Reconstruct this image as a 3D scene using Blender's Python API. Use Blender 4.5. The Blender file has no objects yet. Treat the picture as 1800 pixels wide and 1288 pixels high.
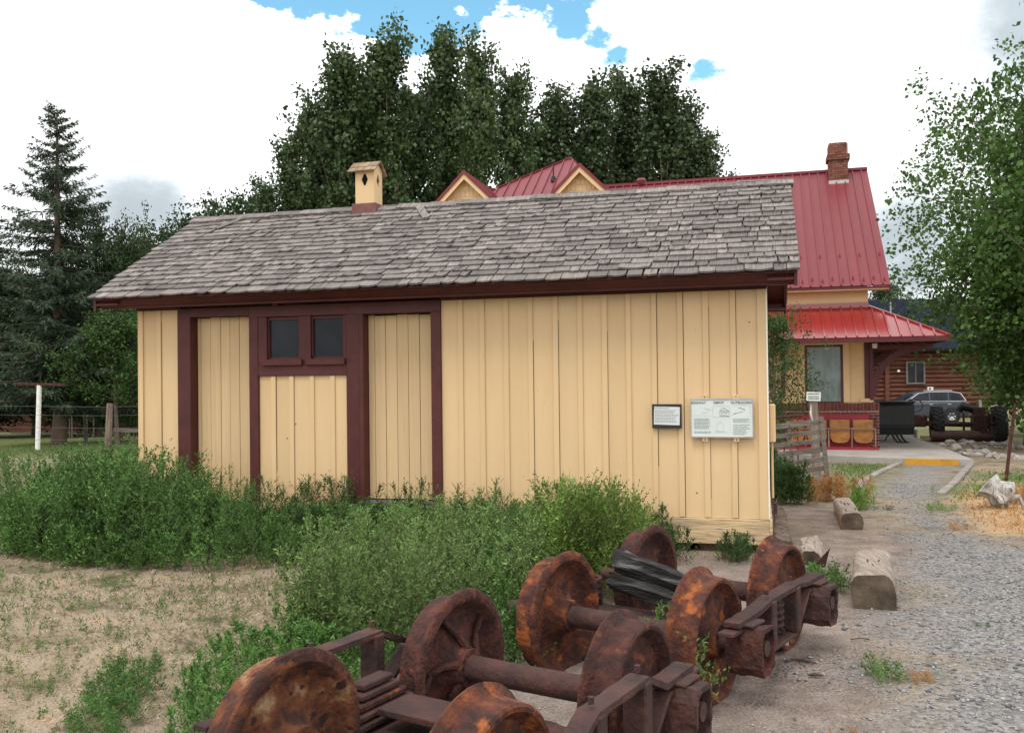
import bpy, math, random
import numpy as np
from mathutils import Vector, Matrix, noise as mnoise
R = math.radians
rng = np.random.default_rng(11)
random.seed(5)
SC = bpy.context.scene
COL = SC.collection

# ---------------------------------------------------------------- camera
F, PITCH, ROLL, EYE = 1600.5, 0.0132, -0.0118, 1.70          # focal length in photograph pixels
cd = bpy.data.cameras.new('camera'); cam = bpy.data.objects.new('camera', cd); COL.objects.link(cam)
cd.sensor_width = 36; cd.lens = F / 1800 * 36; cd.clip_end = 6000; cd.clip_start = .05
cam.matrix_world = Matrix.Translation((0, 0, EYE)) @ Matrix.Rotation(math.pi/2 + PITCH, 4, 'X') @ Matrix.Rotation(ROLL, 4, 'Z')
SC.camera = cam
SC.render.resolution_x, SC.render.resolution_y = 1024, 732

# ---------------------------------------------------------------- light
SUN = Vector((-.22, -.40, .88)).normalized()
el = math.asin(SUN.z); az = math.atan2(SUN.x, SUN.y)
sd = bpy.data.lights.new('sun', 'SUN'); sd.energy = 1.1; sd.angle = R(22); sd.color = (1, .95, .88)
so = bpy.data.objects.new('sun', sd); COL.objects.link(so); so.rotation_euler = SUN.to_track_quat('Z', 'Y').to_euler(); so.location = (0, -10, 40)
SC.view_settings.view_transform = 'Standard'; SC.view_settings.look = 'None'
SC.view_settings.exposure = 0.73; SC.view_settings.gamma = 1; SC.view_settings.use_curve_mapping = False

def ray(x, y):
    X, Y = x - 900, y - 644; c, s = math.cos(ROLL), math.sin(ROLL)
    X, Y = X*c + Y*s, -X*s + Y*c
    c, s = math.cos(PITCH), math.sin(PITCH)
    d = Vector((X/F, c + Y/F*s, s - Y/F*c)); return d / d.y
def gz(y): return -0.022 * max(0.0, min(y, 60) - 9)
def atY(x, y, Y): return Vector((0, 0, EYE)) + ray(x, y) * Y
def gnd(x, y, dz=0.0):
    r = ray(x, y); Y = 5.
    for i in range(120): Y += .4 * (min(120, max(1.2, (gz(Y) + dz - EYE) / r.z)) - Y)
    return atY(x, y, Y)

w = bpy.data.worlds.new('World'); SC.world = w; w.use_nodes = True
def build_world():
    nt = w.node_tree; nt.nodes.clear(); N = nt.nodes.new; L = nt.links.new
    out = N('ShaderNodeOutputWorld'); sky = N('ShaderNodeTexSky'); sky.sky_type = 'NISHITA'; sky.sun_disc = False
    sky.sun_elevation = el; sky.sun_rotation = az; sky.altitude = 2100; sky.air_density = 1.0; sky.ozone_density = .25; sky.dust_density = .8
    bs = N('ShaderNodeBackground'); bs.inputs[1].default_value = .15; tn = N('ShaderNodeMixRGB'); tn.blend_type = 'MULTIPLY'; tn.inputs[0].default_value = 1; tn.inputs[2].default_value = (.92, 1.32, 1.12, 1); L(sky.outputs[0], tn.inputs[1]); L(tn.outputs[0], bs.inputs[0])
    tc = N('ShaderNodeTexCoord')
    def math_(op, a, b=None, clamp=False):
        m = N('ShaderNodeMath'); m.operation = op; m.use_clamp = clamp
        for i, q in enumerate((a, b)):
            if q is None: continue
            if isinstance(q, (int, float)): m.inputs[i].default_value = q
            else: L(q, m.inputs[i])
        return m.outputs[0]
    def ns(scale, det, rough=.55, off=(0, 0, 0)):
        mp = N('ShaderNodeMapping'); mp.inputs['Location'].default_value = off; mp.inputs['Scale'].default_value = (1, 1, 1.7); L(tc.outputs['Generated'], mp.inputs[0])
        n = N('ShaderNodeTexNoise'); n.inputs['Scale'].default_value = scale; n.inputs['Detail'].default_value = det; n.inputs['Roughness'].default_value = rough
        L(mp.outputs[0], n.inputs[0]); return n.outputs[0]
    wob = ns(11, 9, .66, (3, 1, 7)); big = ns(1.5, 5, .55, (.3, 4.2, 1.9)); tone = ns(2.6, 4, .5, (7, 2, 5))
    def blob(px, py, ang, gain=.9, soft=.82):
        d = ray(px, py).normalized()
        v = N('ShaderNodeVectorMath'); v.operation = 'DISTANCE'; L(tc.outputs['Generated'], v.inputs[0]); v.inputs[1].default_value = d
        q = math_('DIVIDE', v.outputs['Value'], ang)
        q = math_('ADD', q, math_('MULTIPLY', math_('SUBTRACT', wob, .5), gain*5))
        m = N('ShaderNodeMapRange'); m.interpolation_type = 'SMOOTHSTEP'; m.inputs['From Min'].default_value = 1.12; m.inputs['From Max'].default_value = soft; L(q, m.inputs[0])
        return m.outputs[0]
    holes = None
    for b in ((540, -40, .055), (680, -5, .042), (760, 0, .05), (850, -10, .05), (700, -110, .1), (845, -90, .09), (720, 40, .03), (1005, 48, .030, 1.2, .6), (1045, 74, .024, 1.2, .6), (1085, 97, .019, 1.2, .6), (1245, 128, .024, 1.2, .5), (1258, 158, .020, 1.2, .5), (1288, 170, .016, 1.2, .5)):
        h = blob(*b); holes = h if holes is None else math_('MAXIMUM', holes, h)
    m = N('ShaderNodeMapRange'); m.interpolation_type = 'SMOOTHSTEP'; m.inputs['From Min'].default_value = .31; m.inputs['From Max'].default_value = .25; L(big, m.inputs[0])
    holes = math_('MAXIMUM', holes, m.outputs[0])
    grey = None
    for b in ((235, 374, .058, .35, .1), (280, 380, .05, .35, .1), (1610, 405, .058, .3, .15), (1560, 425, .05, .3, .15), (1820, 0, .10, .25, .1), (1790, 60, .06, .3, .1), (1600, 475, .04, .3, .2)):
        h = blob(*b); grey = h if grey is None else math_('MAXIMUM', grey, h)
    cl = N('ShaderNodeMapRange'); cl.inputs['From Min'].default_value = .3; cl.inputs['From Max'].default_value = .7; cl.inputs['To Min'].default_value = .78; cl.inputs['To Max'].default_value = 1.15; L(tone, cl.inputs[0])
    st = math_('MULTIPLY', cl.outputs[0], math_('SUBTRACT', 1.0, math_('MULTIPLY', grey, .5)))
    bc = N('ShaderNodeBackground')
    mc = N('ShaderNodeMixRGB'); mc.inputs[1].default_value = (.97, .985, 1, 1); mc.inputs[2].default_value = (.82, .93, 1, 1); L(grey, mc.inputs[0])
    L(mc.outputs[0], bc.inputs[0]); L(st, bc.inputs[1])
    mx = N('ShaderNodeMixShader'); L(holes, mx.inputs[0]); L(bc.outputs[0], mx.inputs[1]); L(bs.outputs[0], mx.inputs[2]); L(mx.outputs[0], out.inputs[0])
build_world()

# ---------------------------------------------------------------- materials
MATS = {}
def mat(name, stops, scale=4., rough=.75, bump=.3, bscale=None, stretch=(1, 1, 1), vary=.15, detail=6., metal=0., spec=.35, transl=0., coat=0., speck=None, brick=None, stem=None, rvar=0.):
    """noise-coloured principled; stops = list of colours along the noise; vary = value change from piece to piece"""
    m = bpy.data.materials.new(name); m.use_nodes = True; nt = m.node_tree; nt.nodes.clear(); N = nt.nodes.new; L = nt.links.new
    out = N('ShaderNodeOutputMaterial'); b = N('ShaderNodeBsdfPrincipled'); b.inputs['Roughness'].default_value = rough; b.inputs['Metallic'].default_value = metal
    b.inputs['Specular IOR Level'].default_value = spec; b.inputs['Coat Weight'].default_value = coat; b.inputs['Coat Roughness'].default_value = .15
    tc = N('ShaderNodeTexCoord'); oi = N('ShaderNodeObjectInfo'); at = N('ShaderNodeAttribute'); at.attribute_name = 'rnd'
    add = N('ShaderNodeMath'); add.operation = 'ADD'; L(oi.outputs['Random'], add.inputs[0]); L(at.outputs['Fac'], add.inputs[1])
    fr = N('ShaderNodeMath'); fr.operation = 'FRACT'; L(add.outputs[0], fr.inputs[0]); rn = fr.outputs[0]
    mp = N('ShaderNodeMapping'); mp.inputs['Scale'].default_value = stretch; L(tc.outputs['Object'], mp.inputs[0])
    off = N('ShaderNodeVectorMath'); off.operation = 'ADD'; sc_ = N('ShaderNodeVectorMath'); sc_.operation = 'SCALE'; sc_.inputs[0].default_value = (17, 31, 23); L(rn, sc_.inputs['Scale'])
    L(mp.outputs[0], off.inputs[0]); L(sc_.outputs[0], off.inputs[1])
    nz = N('ShaderNodeTexNoise'); nz.inputs['Scale'].default_value = scale; nz.inputs['Detail'].default_value = detail; nz.inputs['Roughness'].default_value = .62; L(off.outputs[0], nz.inputs[0])
    cr = N('ShaderNodeValToRGB'); e = cr.color_ramp.elements
    k = len(stops)
    for i, c in enumerate(stops):
        pos = .5 if k == 1 else .3 + .4*i/(k-1)
        if i < 2 and i < len(e): e[i].position = pos; e[i].color = (*c, 1)
        else: q = e.new(pos); q.color = (*c, 1)
    if k == 1: e[1].color = (*stops[0], 1)
    L(nz.outputs[0], cr.inputs[0]); col = cr.outputs[0]
    if speck:                                             # second, finer layer: (colour, scale, threshold)
        n2 = N('ShaderNodeTexNoise'); n2.inputs['Scale'].default_value = speck[1]; n2.inputs['Detail'].default_value = 4; L(off.outputs[0], n2.inputs[0])
        r2 = N('ShaderNodeMapRange'); r2.inputs['From Min'].default_value = speck[2]; r2.inputs['From Max'].default_value = speck[2] + .06; L(n2.outputs[0], r2.inputs[0])
        mx = N('ShaderNodeMixRGB'); L(r2.outputs[0], mx.inputs[0]); L(col, mx.inputs[1]); mx.inputs[2].default_value = (*speck[0], 1); col = mx.outputs[0]
    if stem:
        gt = N('ShaderNodeMath'); gt.operation = 'GREATER_THAN'; gt.inputs[1].default_value = 1.5; L(at.outputs['Fac'], gt.inputs[0])
        mx = N('ShaderNodeMixRGB'); L(gt.outputs[0], mx.inputs[0]); L(col, mx.inputs[1]); mx.inputs[2].default_value = (*stem, 1); col = mx.outputs[0]
    hs = N('ShaderNodeHueSaturation'); mr = N('ShaderNodeMapRange'); mr.inputs['To Min'].default_value = 1 - vary; mr.inputs['To Max'].default_value = 1 + vary
    L(rn, mr.inputs[0]); L(mr.outputs[0], hs.inputs['Value']); L(col, hs.inputs['Color']); L(hs.outputs[0], b.inputs['Base Color'])
    if bump:
        n3 = N('ShaderNodeTexNoise'); n3.inputs['Scale'].default_value = bscale or scale*3; n3.inputs['Detail'].default_value = 5; L(off.outputs[0], n3.inputs[0])
        bp = N('ShaderNodeBump'); bp.inputs['Strength'].default_value = bump; bp.inputs['Distance'].default_value = .02; L(n3.outputs[0], bp.inputs['Height']); L(bp.outputs[0], b.inputs['Normal'])
    if rvar:
        m4 = N('ShaderNodeMapRange'); m4.inputs['To Min'].default_value = rough - rvar; m4.inputs['To Max'].default_value = rough + rvar; L(nz.outputs[0], m4.inputs[0]); L(m4.outputs[0], b.inputs['Roughness'])
    if transl:
        t = N('ShaderNodeBsdfTranslucent'); L(hs.outputs[0], t.inputs[0]); ms = N('ShaderNodeMixShader'); ms.inputs[0].default_value = transl
        L(b.outputs[0], ms.inputs[1]); L(t.outputs[0], ms.inputs[2]); L(ms.outputs[0], out.inputs[0])
    else: L(b.outputs[0], out.inputs[0])
    MATS[name] = m; return m

mat('cream', [(.64, .445, .235), (.685, .48, .262), (.70, .50, .28)], 3, .7, .18, 30, (1, 1, .15), .035, speck=((.50, .36, .19), 55, .70))
mat('cream_door', [(.57, .40, .22), (.655, .46, .25), (.62, .44, .245)], 6, .7, .25, 40, (3, 3, .12), .05, speck=((.46, .36, .22), 40, .66))
mat('cream_peel', [(.22, .18, .14), (.42, .32, .19), (.60, .44, .25), (.66, .48, .27)], 6, .85, .6, 16, (.35, 1, 3.2), .05, speck=((.28, .24, .20), 16, .60))
mat('trim_white', [(.74, .68, .55), (.80, .74, .62)], 8, .6, .1)
mat('maroon', [(.058, .014, .013), (.080, .018, .016), (.096, .023, .020)], 5, .55, .25, 50, (1, 1, 1), .08)
mat('maroon_vent', [(.13, .055, .05), (.19, .085, .075)], 9, .8, .3)
mat('shingle', [(.10, .086, .080), (.19, .165, .153), (.28, .248, .23)], 7, .9, .45, 34, (5, .45, 1), .30, speck=((.12, .10, .09), 22, .66))
mat('shingle_moss', [(.14, .09, .05), (.26, .18, .11), (.34, .27, .19)], 9, .9, .4, 30, (3, .6, 1), .2)
mat('glass_dark', [(.010, .012, .016), (.030, .034, .042)], 2.2, .12, 0, vary=.1, spec=.16, speck=((.10, .10, .11), 60, .70))
mat('dark_inside', [(.006, .005, .004)], 2, .9, 0)  # near-black colour standing for the shade inside the vent and the shed
mat('iron_nail', [(.02, .015, .012)], 5, .7, 0)
RS = [(.022, .012, .011), (.045, .018, .015), (.075, .026, .019), (.13, .040, .021)]
mat('rust', RS, 11, .9, 1., 34, vary=.12, speck=((.19, .055, .02), 9, .64))
mat('rust_bright', [(.026, .014, .012), (.062, .022, .016), (.125, .038, .018), (.22, .070, .026)], 10, .9, 1., 34, vary=.1, speck=((.30, .085, .022), 7.5, .60))
mat('rust_patch', [(.024, .014, .012), (.055, .021, .014), (.16, .055, .022), (.36, .25, .14)], 5.5, .9, 1., 28, vary=.06, speck=((.04, .017, .014), 13, .58))
mat('rust_dark', [(.028, .017, .016), (.055, .026, .022), (.09, .036, .028)], 6, .8, .6, 30, vary=.15)
mat('red_metal', [(.165, .022, .029), (.195, .027, .034)], 1.5, .42, .04, 3, vary=.05, spec=.35, coat=.0)
mat('red_metal_low', [(.24, .020, .020), (.28, .024, .023)], 1.5, .22, .06, 3, vary=.05, spec=.7, coat=.5)
mat('red_paint', [(.24, .022, .030), (.30, .03, .04)], 3, .6, .2)
mat('maroon_gloss', [(.075, .012, .014), (.10, .018, .02)], 4, .4, .05)
mat('brick', [(.085, .022, .017), (.13, .032, .023), (.17, .048, .034)], 6, .85, .4, 30, vary=.22)
mat('brick_chimney', [(.13, .048, .035), (.19, .075, .052), (.23, .105, .08)], 6, .9, .4, 30, vary=.28)
mat('mortar', [(.46, .30, .26), (.54, .38, .33)], 8, .95, .3)
mat('curtain', [(.19, .26, .24), (.30, .38, .36), (.42, .50, .47)], 3, .6, .1, 8, (3, 1, .6), .05)
mat('concrete', [(.29, .26, .235), (.36, .325, .295), (.41, .375, .345)], 2, .9, .3, 30, vary=.05)
mat('concrete_old', [(.20, .17, .15), (.28, .245, .22), (.33, .295, .27)], 3, .95, .5, 24, vary=.08)
mat('yellow_paint', [(.40, .19, .02), (.52, .26, .02), (.50, .25, .04)], 4, .8, .3, 20)
mat('wood_grey', [(.085, .07, .06), (.15, .125, .11), (.21, .18, .16)], 5, .9, .5, 22, (.6, 4, 4), .18, speck=((.08, .06, .05), 18, .64))
mat('wood_post', [(.10, .075, .06), (.20, .15, .115), (.28, .23, .19)], 6, .9, .6, 24, (4, 4, .5), .1)
mat('log_top', [(.17, .135, .105), (.31, .255, .21), (.41, .35, .295)], 5, .9, .6, 22, (5, .6, 5), .1, speck=((.10, .07, .05), 15, .63))
mat('log_end', [(.045, .032, .023), (.095, .070, .048), (.17, .13, .092)], 6, .95, .5, 20)
mat('log_bark', [(.05, .035, .027), (.12, .085, .065), (.24, .185, .15)], 7, .95, .9, 18, vary=.2)
mat('drift', [(.20, .185, .17), (.42, .40, .375), (.56, .54, .52)], 5, .9, .8, 18, (4, 4, .7), .05, speck=((.08, .06, .05), 9, .60))
mat('char', [(.006, .006, .006), (.014, .013, .013), (.035, .033, .031), (.17, .16, .15)], 5, .8, .9, 22, (.5, 5, 5), .1)
mat('seat_wood', [(.25, .095, .022), (.36, .15, .035), (.43, .20, .06)], 4, .45, .1, 20, (1, 1, 3), .1)
mat('seat_steel', [(.16, .10, .08), (.30, .22, .18)], 9, .6, .2)
mat('black_steel', [(.006, .006, .007), (.014, .014, .015)], 5, .5, .2)
mat('tyre', [(.012, .012, .013), (.03, .03, .032)], 6, .85, .3)
mat('car_paint', [(.028, .038, .062), (.034, .045, .072)], 2, .25, 0, spec=.6, coat=.8, metal=.3, vary=.01)
mat('chrome', [(.62, .63, .65)], 2, .25, 0, metal=.8, vary=.02)
mat('white_paint', [(.62, .61, .58), (.76, .75, .72)], 9, .7, .2)
mat('log_siding', [(.060, .020, .012), (.105, .033, .018), (.17, .06, .03)], 3, .7, .35, 16, (.5, 4, 4), .16)
mat('dark_roof', [(.010, .013, .022), (.017, .021, .032)], 3, .9, .2, spec=.05)
mat('board_fence', [(.36, .27, .20), (.45, .36, .27)], 4, .9, .3, 18, (.5, 3, 3), .12)
mat('stone', [(.22, .19, .17), (.36, .32, .29), (.50, .47, .44)], 6, .9, .5, 18, vary=.32)
mat('gravel', [(.12, .12, .127), (.21, .21, .214), (.32, .31, .295)], 7, .9, .2, vary=.55)
mat('sign_white', [(.60, .66, .62), (.66, .71, .68)], 4, .35, .02, vary=.01, spec=.5)
mat('paper', [(.62, .65, .63), (.68, .70, .69)], 4, .35, .02, vary=.01)
mat('ink', [(.02, .02, .022)], 4, .6, 0)
mat('ink_grey', [(.26, .29, .28)], 4, .6, 0)
mat('ink_pale', [(.46, .49, .48)], 4, .6, 0)
mat('ink_red', [(.35, .05, .05)], 4, .6, 0)
mat('aluminium', [(.40, .36, .35), (.52, .49, .47)], 9, .45, .05, metal=.5)
mat('frame_black', [(.022, .020, .022), (.035, .03, .03)], 9, .5, .1)
mat('grey_pipe', [(.30, .27, .25), (.42, .38, .35)], 6, .85, .3)
mat('bark', [(.10, .08, .065), (.20, .165, .135)], 3, .95, .8, 12, (1, 1, .3))
mat('bark_spruce', [(.10, .07, .055), (.19, .135, .11)], 4, .95, .8, 12, (1, 1, .3))
mat('wire', [(.10, .10, .10)], 4, .5, 0)
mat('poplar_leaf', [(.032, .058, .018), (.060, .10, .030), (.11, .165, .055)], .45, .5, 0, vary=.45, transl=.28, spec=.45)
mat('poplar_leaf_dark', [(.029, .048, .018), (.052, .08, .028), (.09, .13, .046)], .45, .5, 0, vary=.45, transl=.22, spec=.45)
mat('tree_leaf', [(.040, .092, .018), (.072, .15, .028), (.12, .22, .044)], .7, .5, 0, vary=.4, transl=.35, spec=.4)
mat('shrub_leaf', [(.026, .060, .014), (.045, .095, .02), (.085, .155, .03)], 1.2, .5, 0, vary=.4, transl=.3, spec=.4)
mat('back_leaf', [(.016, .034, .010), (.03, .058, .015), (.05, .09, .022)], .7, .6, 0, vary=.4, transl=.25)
mat('spruce_needle', [(.022, .040, .020), (.042, .070, .036), (.072, .108, .058)], .5, .65, 0, vary=.35, transl=.1, stem=(.07, .05, .04))
mat('weed_green', [(.06, .135, .03), (.10, .205, .048), (.165, .29, .078)], 1.6, .6, 0, vary=.52, transl=.24, spec=.3, stem=(.11, .15, .06))
mat('weed_grey', [(.085, .15, .038), (.14, .225, .062), (.225, .325, .11)], 1.8, .65, 0, vary=.52, transl=.24, spec=.3, stem=(.19, .17, .10))
mat('weed_yellow', [(.11, .20, .035), (.165, .28, .05), (.23, .35, .08)], 1.8, .65, 0, vary=.52, transl=.24, spec=.3, stem=(.22, .20, .08))
mat('weed_dark', [(.036, .078, .02), (.062, .122, .034), (.10, .175, .05)], 1.8, .6, 0, vary=.52, transl=.24, spec=.3, stem=(.10, .06, .04))
mat('straw', [(.34, .25, .13), (.48, .37, .21), (.56, .46, .30)], 1.2, .8, 0, vary=.25, transl=.3)
mat('straw_grey', [(.20, .16, .11), (.33, .27, .20), (.42, .33, .22), (.44, .38, .31)], .9, .85, 0, vary=.35, transl=.2)
mat('straw_orange', [(.36, .17, .06), (.48, .26, .10), (.50, .33, .15)], 1.5, .8, 0, vary=.25, transl=.3, stem=(.33, .2, .1))
mat('grass_green', [(.07, .125, .035), (.12, .18, .055), (.20, .23, .09)], 1.2, .7, 0, vary=.3, transl=.3)
mat('hill_forest', [(.03, .045, .04), (.055, .07, .06)], .02, .95, 0)

# ---------------------------------------------------------------- helpers
class MB:
    def __init__(s): s.v = []; s.f = []; s.r = []; s.cur = 0.0
    def add(s, vs, fs):
        o = len(s.v); s.v += [tuple(p) for p in vs]; s.f += [tuple(i + o for i in q) for q in fs]; s.r += [s.cur]*len(fs); return s
    def box(s, x0, x1, y0, y1, z0, z1, M=None):
        vs = [Vector((x, y, z)) for z in (z0, z1) for x, y in ((x0, y0), (x1, y0), (x1, y1), (x0, y1))]
        if M: vs = [M @ p for p in vs]
        return s.add(vs, [(3, 2, 1, 0), (4, 5, 6, 7), (0, 1, 5, 4), (1, 2, 6, 5), (2, 3, 7, 6), (3, 0, 4, 7)])
    def beam(s, a, b, wd, hg, up=(0, 0, 1)):
        a, b = Vector(a), Vector(b); d = (b - a).normalized(); sd_ = d.cross(Vector(up)).normalized(); u = sd_.cross(d)
        vs = [p + sd_*i*wd/2 + u*j*hg/2 for p in (a, b) for i, j in ((-1, -1), (1, -1), (1, 1), (-1, 1))]
        return s.add(vs, [(0, 1, 2, 3), (7, 6, 5, 4), (4, 5, 1, 0), (5, 6, 2, 1), (6, 7, 3, 2), (7, 4, 0, 3)])
    def prism(s, pts, ext):
        n = len(pts); ext = Vector(ext); vs = [Vector(p) for p in pts] + [Vector(p) + ext for p in pts]
        return s.add(vs, [tuple(range(n-1, -1, -1)), tuple(range(n, 2*n))] + [(i, (i+1) % n, n + (i+1) % n, n+i) for i in range(n)])
    def tube(s, pts, rad, seg=8, cap=True):
        pts = [Vector(p) for p in pts]; n = len(pts)
        if not hasattr(rad, '__len__'): rad = [rad]*n
        vs = []; ref = Vector((.31, .17, .93))
        for i, p in enumerate(pts):
            d = (pts[min(i+1, n-1)] - pts[max(i-1, 0)]).normalized(); a = d.cross(ref)
            if a.length < 1e-3: a = d.cross(Vector((1, 0, 0)))
            a.normalize(); b = d.cross(a)
            vs += [p + (a*math.cos(t) + b*math.sin(t))*rad[i] for t in (2*math.pi*k/seg for k in range(seg))]
        fs = [(i*seg + k, i*seg + (k+1) % seg, (i+1)*seg + (k+1) % seg, (i+1)*seg + k) for i in range(n-1) for k in range(seg)]
        if cap: fs += [tuple(range(seg-1, -1, -1)), tuple((n-1)*seg + k for k in range(seg))]
        return s.add(vs, fs)
    def lathe(s, prof, seg=40, M=None, sx=1, wob=0.):          # prof = (radius, x) loop about the x axis
        n = len(prof); vs = []
        for k in range(seg):
            t = 2*math.pi*k/seg
            for i, (r, x) in enumerate(prof):
                q = 1 + wob*(mnoise.noise((math.cos(t)*3, math.sin(t)*3, x*9)) + .8*mnoise.noise((math.cos(t)*11, math.sin(t)*11, x*30)))
                dx = wob*.45*(mnoise.noise((math.cos(t)*r*14, math.sin(t)*r*14, x*3)) + .6*mnoise.noise((math.cos(t)*r*34, math.sin(t)*r*34, x*9))) if wob else 0
                vs.append(Vector(((x + dx)*sx, math.cos(t)*r*q, math.sin(t)*r*q)))
        if M: vs = [M @ p for p in vs]
        fs = []
        for k in range(seg):
            for i in range(n):
                a, b, c, d = k*n+i, k*n+(i+1) % n, ((k+1) % seg)*n+(i+1) % n, ((k+1) % seg)*n+i
                fs.append((a, b, c, d) if sx > 0 else (d, c, b, a))
        return s.add(vs, fs)
    def build(s, name, m, parent=None, smooth=False, bevel=0., kind=None):
        me = bpy.data.meshes.new(name); me.from_pydata(s.v, [], s.f); me.materials.append(MATS[m])
        if any(s.r): a = me.attributes.new('rnd', 'FLOAT', 'FACE'); a.data.foreach_set('value', s.r)
        return link(name, me, parent, smooth, bevel, kind)
def link(name, me, parent=None, smooth=False, bevel=0., kind=None):
    if smooth:
        me.polygons.foreach_set('use_smooth', [True]*len(me.polygons))
        try: me.set_sharp_from_angle(angle=R(40))
        except Exception: pass
    o = bpy.data.objects.new(name, me); COL.objects.link(o)
    if parent: o.parent = parent
    if bevel:
        b = o.modifiers.new('bevel', 'BEVEL'); b.width = bevel; b.segments = 1; b.limit_method = 'ANGLE'; b.angle_limit = R(40)
    if kind: o['kind'] = kind
    return o
def tag(o, label=None, cat=None, group=None, kind=None):
    for k, v in (('label', label), ('category', cat), ('group', group), ('kind', kind)):
        if v: o[k] = v
    return o
def thing(name, label, cat, loc=(0, 0, 0), rz=0., group=None):
    o = bpy.data.objects.new(name, None); COL.objects.link(o); o.location = loc; o.rotation_euler = (0, 0, rz); o.empty_display_size = .2
    return tag(o, label, cat, group)
def copy_tree(o, parent=None):
    c = o.copy(); COL.objects.link(c); c.parent = parent
    for ch in o.children: copy_tree(ch, c)
    return c
def box(name, m, parent, x0, x1, y0, y1, z0, z1, bevel=0.):
    return MB().box(x0, x1, y0, y1, z0, z1).build(name, m, parent, bevel=bevel)
def np_mesh(name, V, Fc, m, rnd=None, parent=None, kind=None):
    me = bpy.data.meshes.new(name); k = Fc.shape[1]
    me.vertices.add(len(V)); me.vertices.foreach_set('co', np.ascontiguousarray(V, dtype=np.float32).ravel())
    me.loops.add(Fc.size); me.loops.foreach_set('vertex_index', np.ascontiguousarray(Fc, dtype=np.int32).ravel())
    me.polygons.add(len(Fc)); me.polygons.foreach_set('loop_start', np.arange(0, Fc.size, k, dtype=np.int32))
    me.update(calc_edges=True); me.validate()
    if rnd is not None: a = me.attributes.new('rnd', 'FLOAT', 'FACE'); a.data.foreach_set('value', np.ascontiguousarray(rnd, dtype=np.float32))
    me.materials.append(MATS[m]); return link(name, me, parent, kind=kind)
def unit(a): return a / np.maximum(np.linalg.norm(a, axis=-1, keepdims=True), 1e-9)
def cards(c, d, ln, wd, rg=rng):
    """diamond leaves: base point c, direction d, length, width"""
    n = len(c); d = unit(d); s = unit(np.cross(d, rg.normal(size=(n, 3)))); nn = np.cross(d, s)
    ln = np.broadcast_to(np.asarray(ln, float), (n,))[:, None]; wd = np.broadcast_to(np.asarray(wd, float), (n,))[:, None]
    V = np.stack([c, c + d*ln*.45 + s*wd/2 + nn*ln*.06, c + d*ln, c + d*ln*.45 - s*wd/2 + nn*ln*.06], 1).reshape(-1, 3)
    return V, np.arange(4*n).reshape(n, 4)
def sticks(a, b, r):
    """flat crossed ribbons as thin stems"""
    n = len(a); d = unit(b - a); s = unit(np.cross(d, np.tile([.3, .5, .2], (n, 1)))); t = np.cross(d, s); r = np.broadcast_to(np.asarray(r, float), (n,))[:, None]
    V = []; 
    for q in (s,): V.append(np.stack([a - q*r, a + q*r, b + q*r*.6, b - q*r*.6], 1))
    V = np.concatenate(V, 0).reshape(-1, 3); return V, np.arange(len(V)).reshape(-1, 4)
class Frame:                                             # a building's own axes: x to the right along its front, y into depth
    def __init__(s, X0, Y0, z0, yaw): s.o = Vector((X0, Y0, z0)); s.yaw = yaw; s.c, s.s = math.cos(yaw), math.sin(yaw)
    def px(s, x, y, wd=0.):
        r = ray(x, y); t = (wd + s.o.x*s.s + s.o.y*s.c) / (r.x*s.s + r.y*s.c); P = Vector((0, 0, EYE)) + r*t
        return (P.x - s.o.x)*s.c - (P.y - s.o.y)*s.s, P.z - s.o.z
    def world(s, x, y, z): return Vector((s.o.x + x*s.c + y*s.s, s.o.y - x*s.s + y*s.c, s.o.z + z))
# ---------------------------------------------------------------- ground
def poly(pxs, dz=0.): return np.array([list(gnd(x, y, dz).xy) for x, y in pxs])
def sdist(P, Q):
    """signed distance of points P to polygon Q, positive inside"""
    d = np.full(len(P), 1e9); ins = np.zeros(len(P), bool)
    for i in range(len(Q)):
        a, b = Q[i], Q[(i+1) % len(Q)]; ab = b - a
        t = np.clip(((P - a) @ ab) / max(ab @ ab, 1e-9), 0, 1); d = np.minimum(d, np.linalg.norm(P - a - t[:, None]*ab, axis=1))
        cnd = (a[1] > P[:, 1]) != (b[1] > P[:, 1]); xi = a[0] + (P[:, 1] - a[1]) / np.where(abs(b[1]-a[1]) < 1e-9, 1e-9, b[1]-a[1]) * ab[0]
        ins ^= cnd & (P[:, 0] < xi)
    return np.where(ins, d, -d)
def vnoise(P, sc, seed=0):
    """cheap smooth 2-D value noise"""
    g = np.random.default_rng(seed).random((64, 64)); q = P*sc; i = np.floor(q).astype(int); f = q - i; f = f*f*(3-2*f)
    a = lambda dx, dy: g[(i[:, 0]+dx) % 64, (i[:, 1]+dy) % 64]
    return (a(0, 0)*(1-f[:, 0]) + a(1, 0)*f[:, 0])*(1-f[:, 1]) + (a(0, 1)*(1-f[:, 0]) + a(1, 1)*f[:, 0])*f[:, 1]
DIRT = poly([(1352, 990), (1376, 900), (1440, 888), (1520, 900), (1620, 960), (1600, 1100), (1500, 1500), (200, 1500), (330, 1260), (560, 1180), (760, 1130), (900, 1120), (1150, 1000), (1190, 968)])
GRAV = poly([(1702, 816), (1588, 812), (1512, 856), (1555, 905), (1585, 960), (1560, 1090), (1440, 1288), (1420, 1500), (2300, 1500), (2300, 985), (1830, 955), (1720, 925), (1655, 878)])
ORNG = poly([(1690, 862), (1680, 905), (1720, 935), (1830, 965), (2100, 990), (2100, 870), (1800, 850)])
GRN_L = poly([(-400, 760), (-400, 803), (250, 796), (300, 765)])
GRN_R = poly([(1460, 806), (1590, 812), (1510, 862), (1450, 860)])
GRN_R2 = poly([(1705, 830), (1670, 880), (1800, 870), (2100, 850), (2100, 820)])
def gznp(y): return -0.022*np.clip(np.minimum(y, 60) - 9, 0, None)
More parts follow.
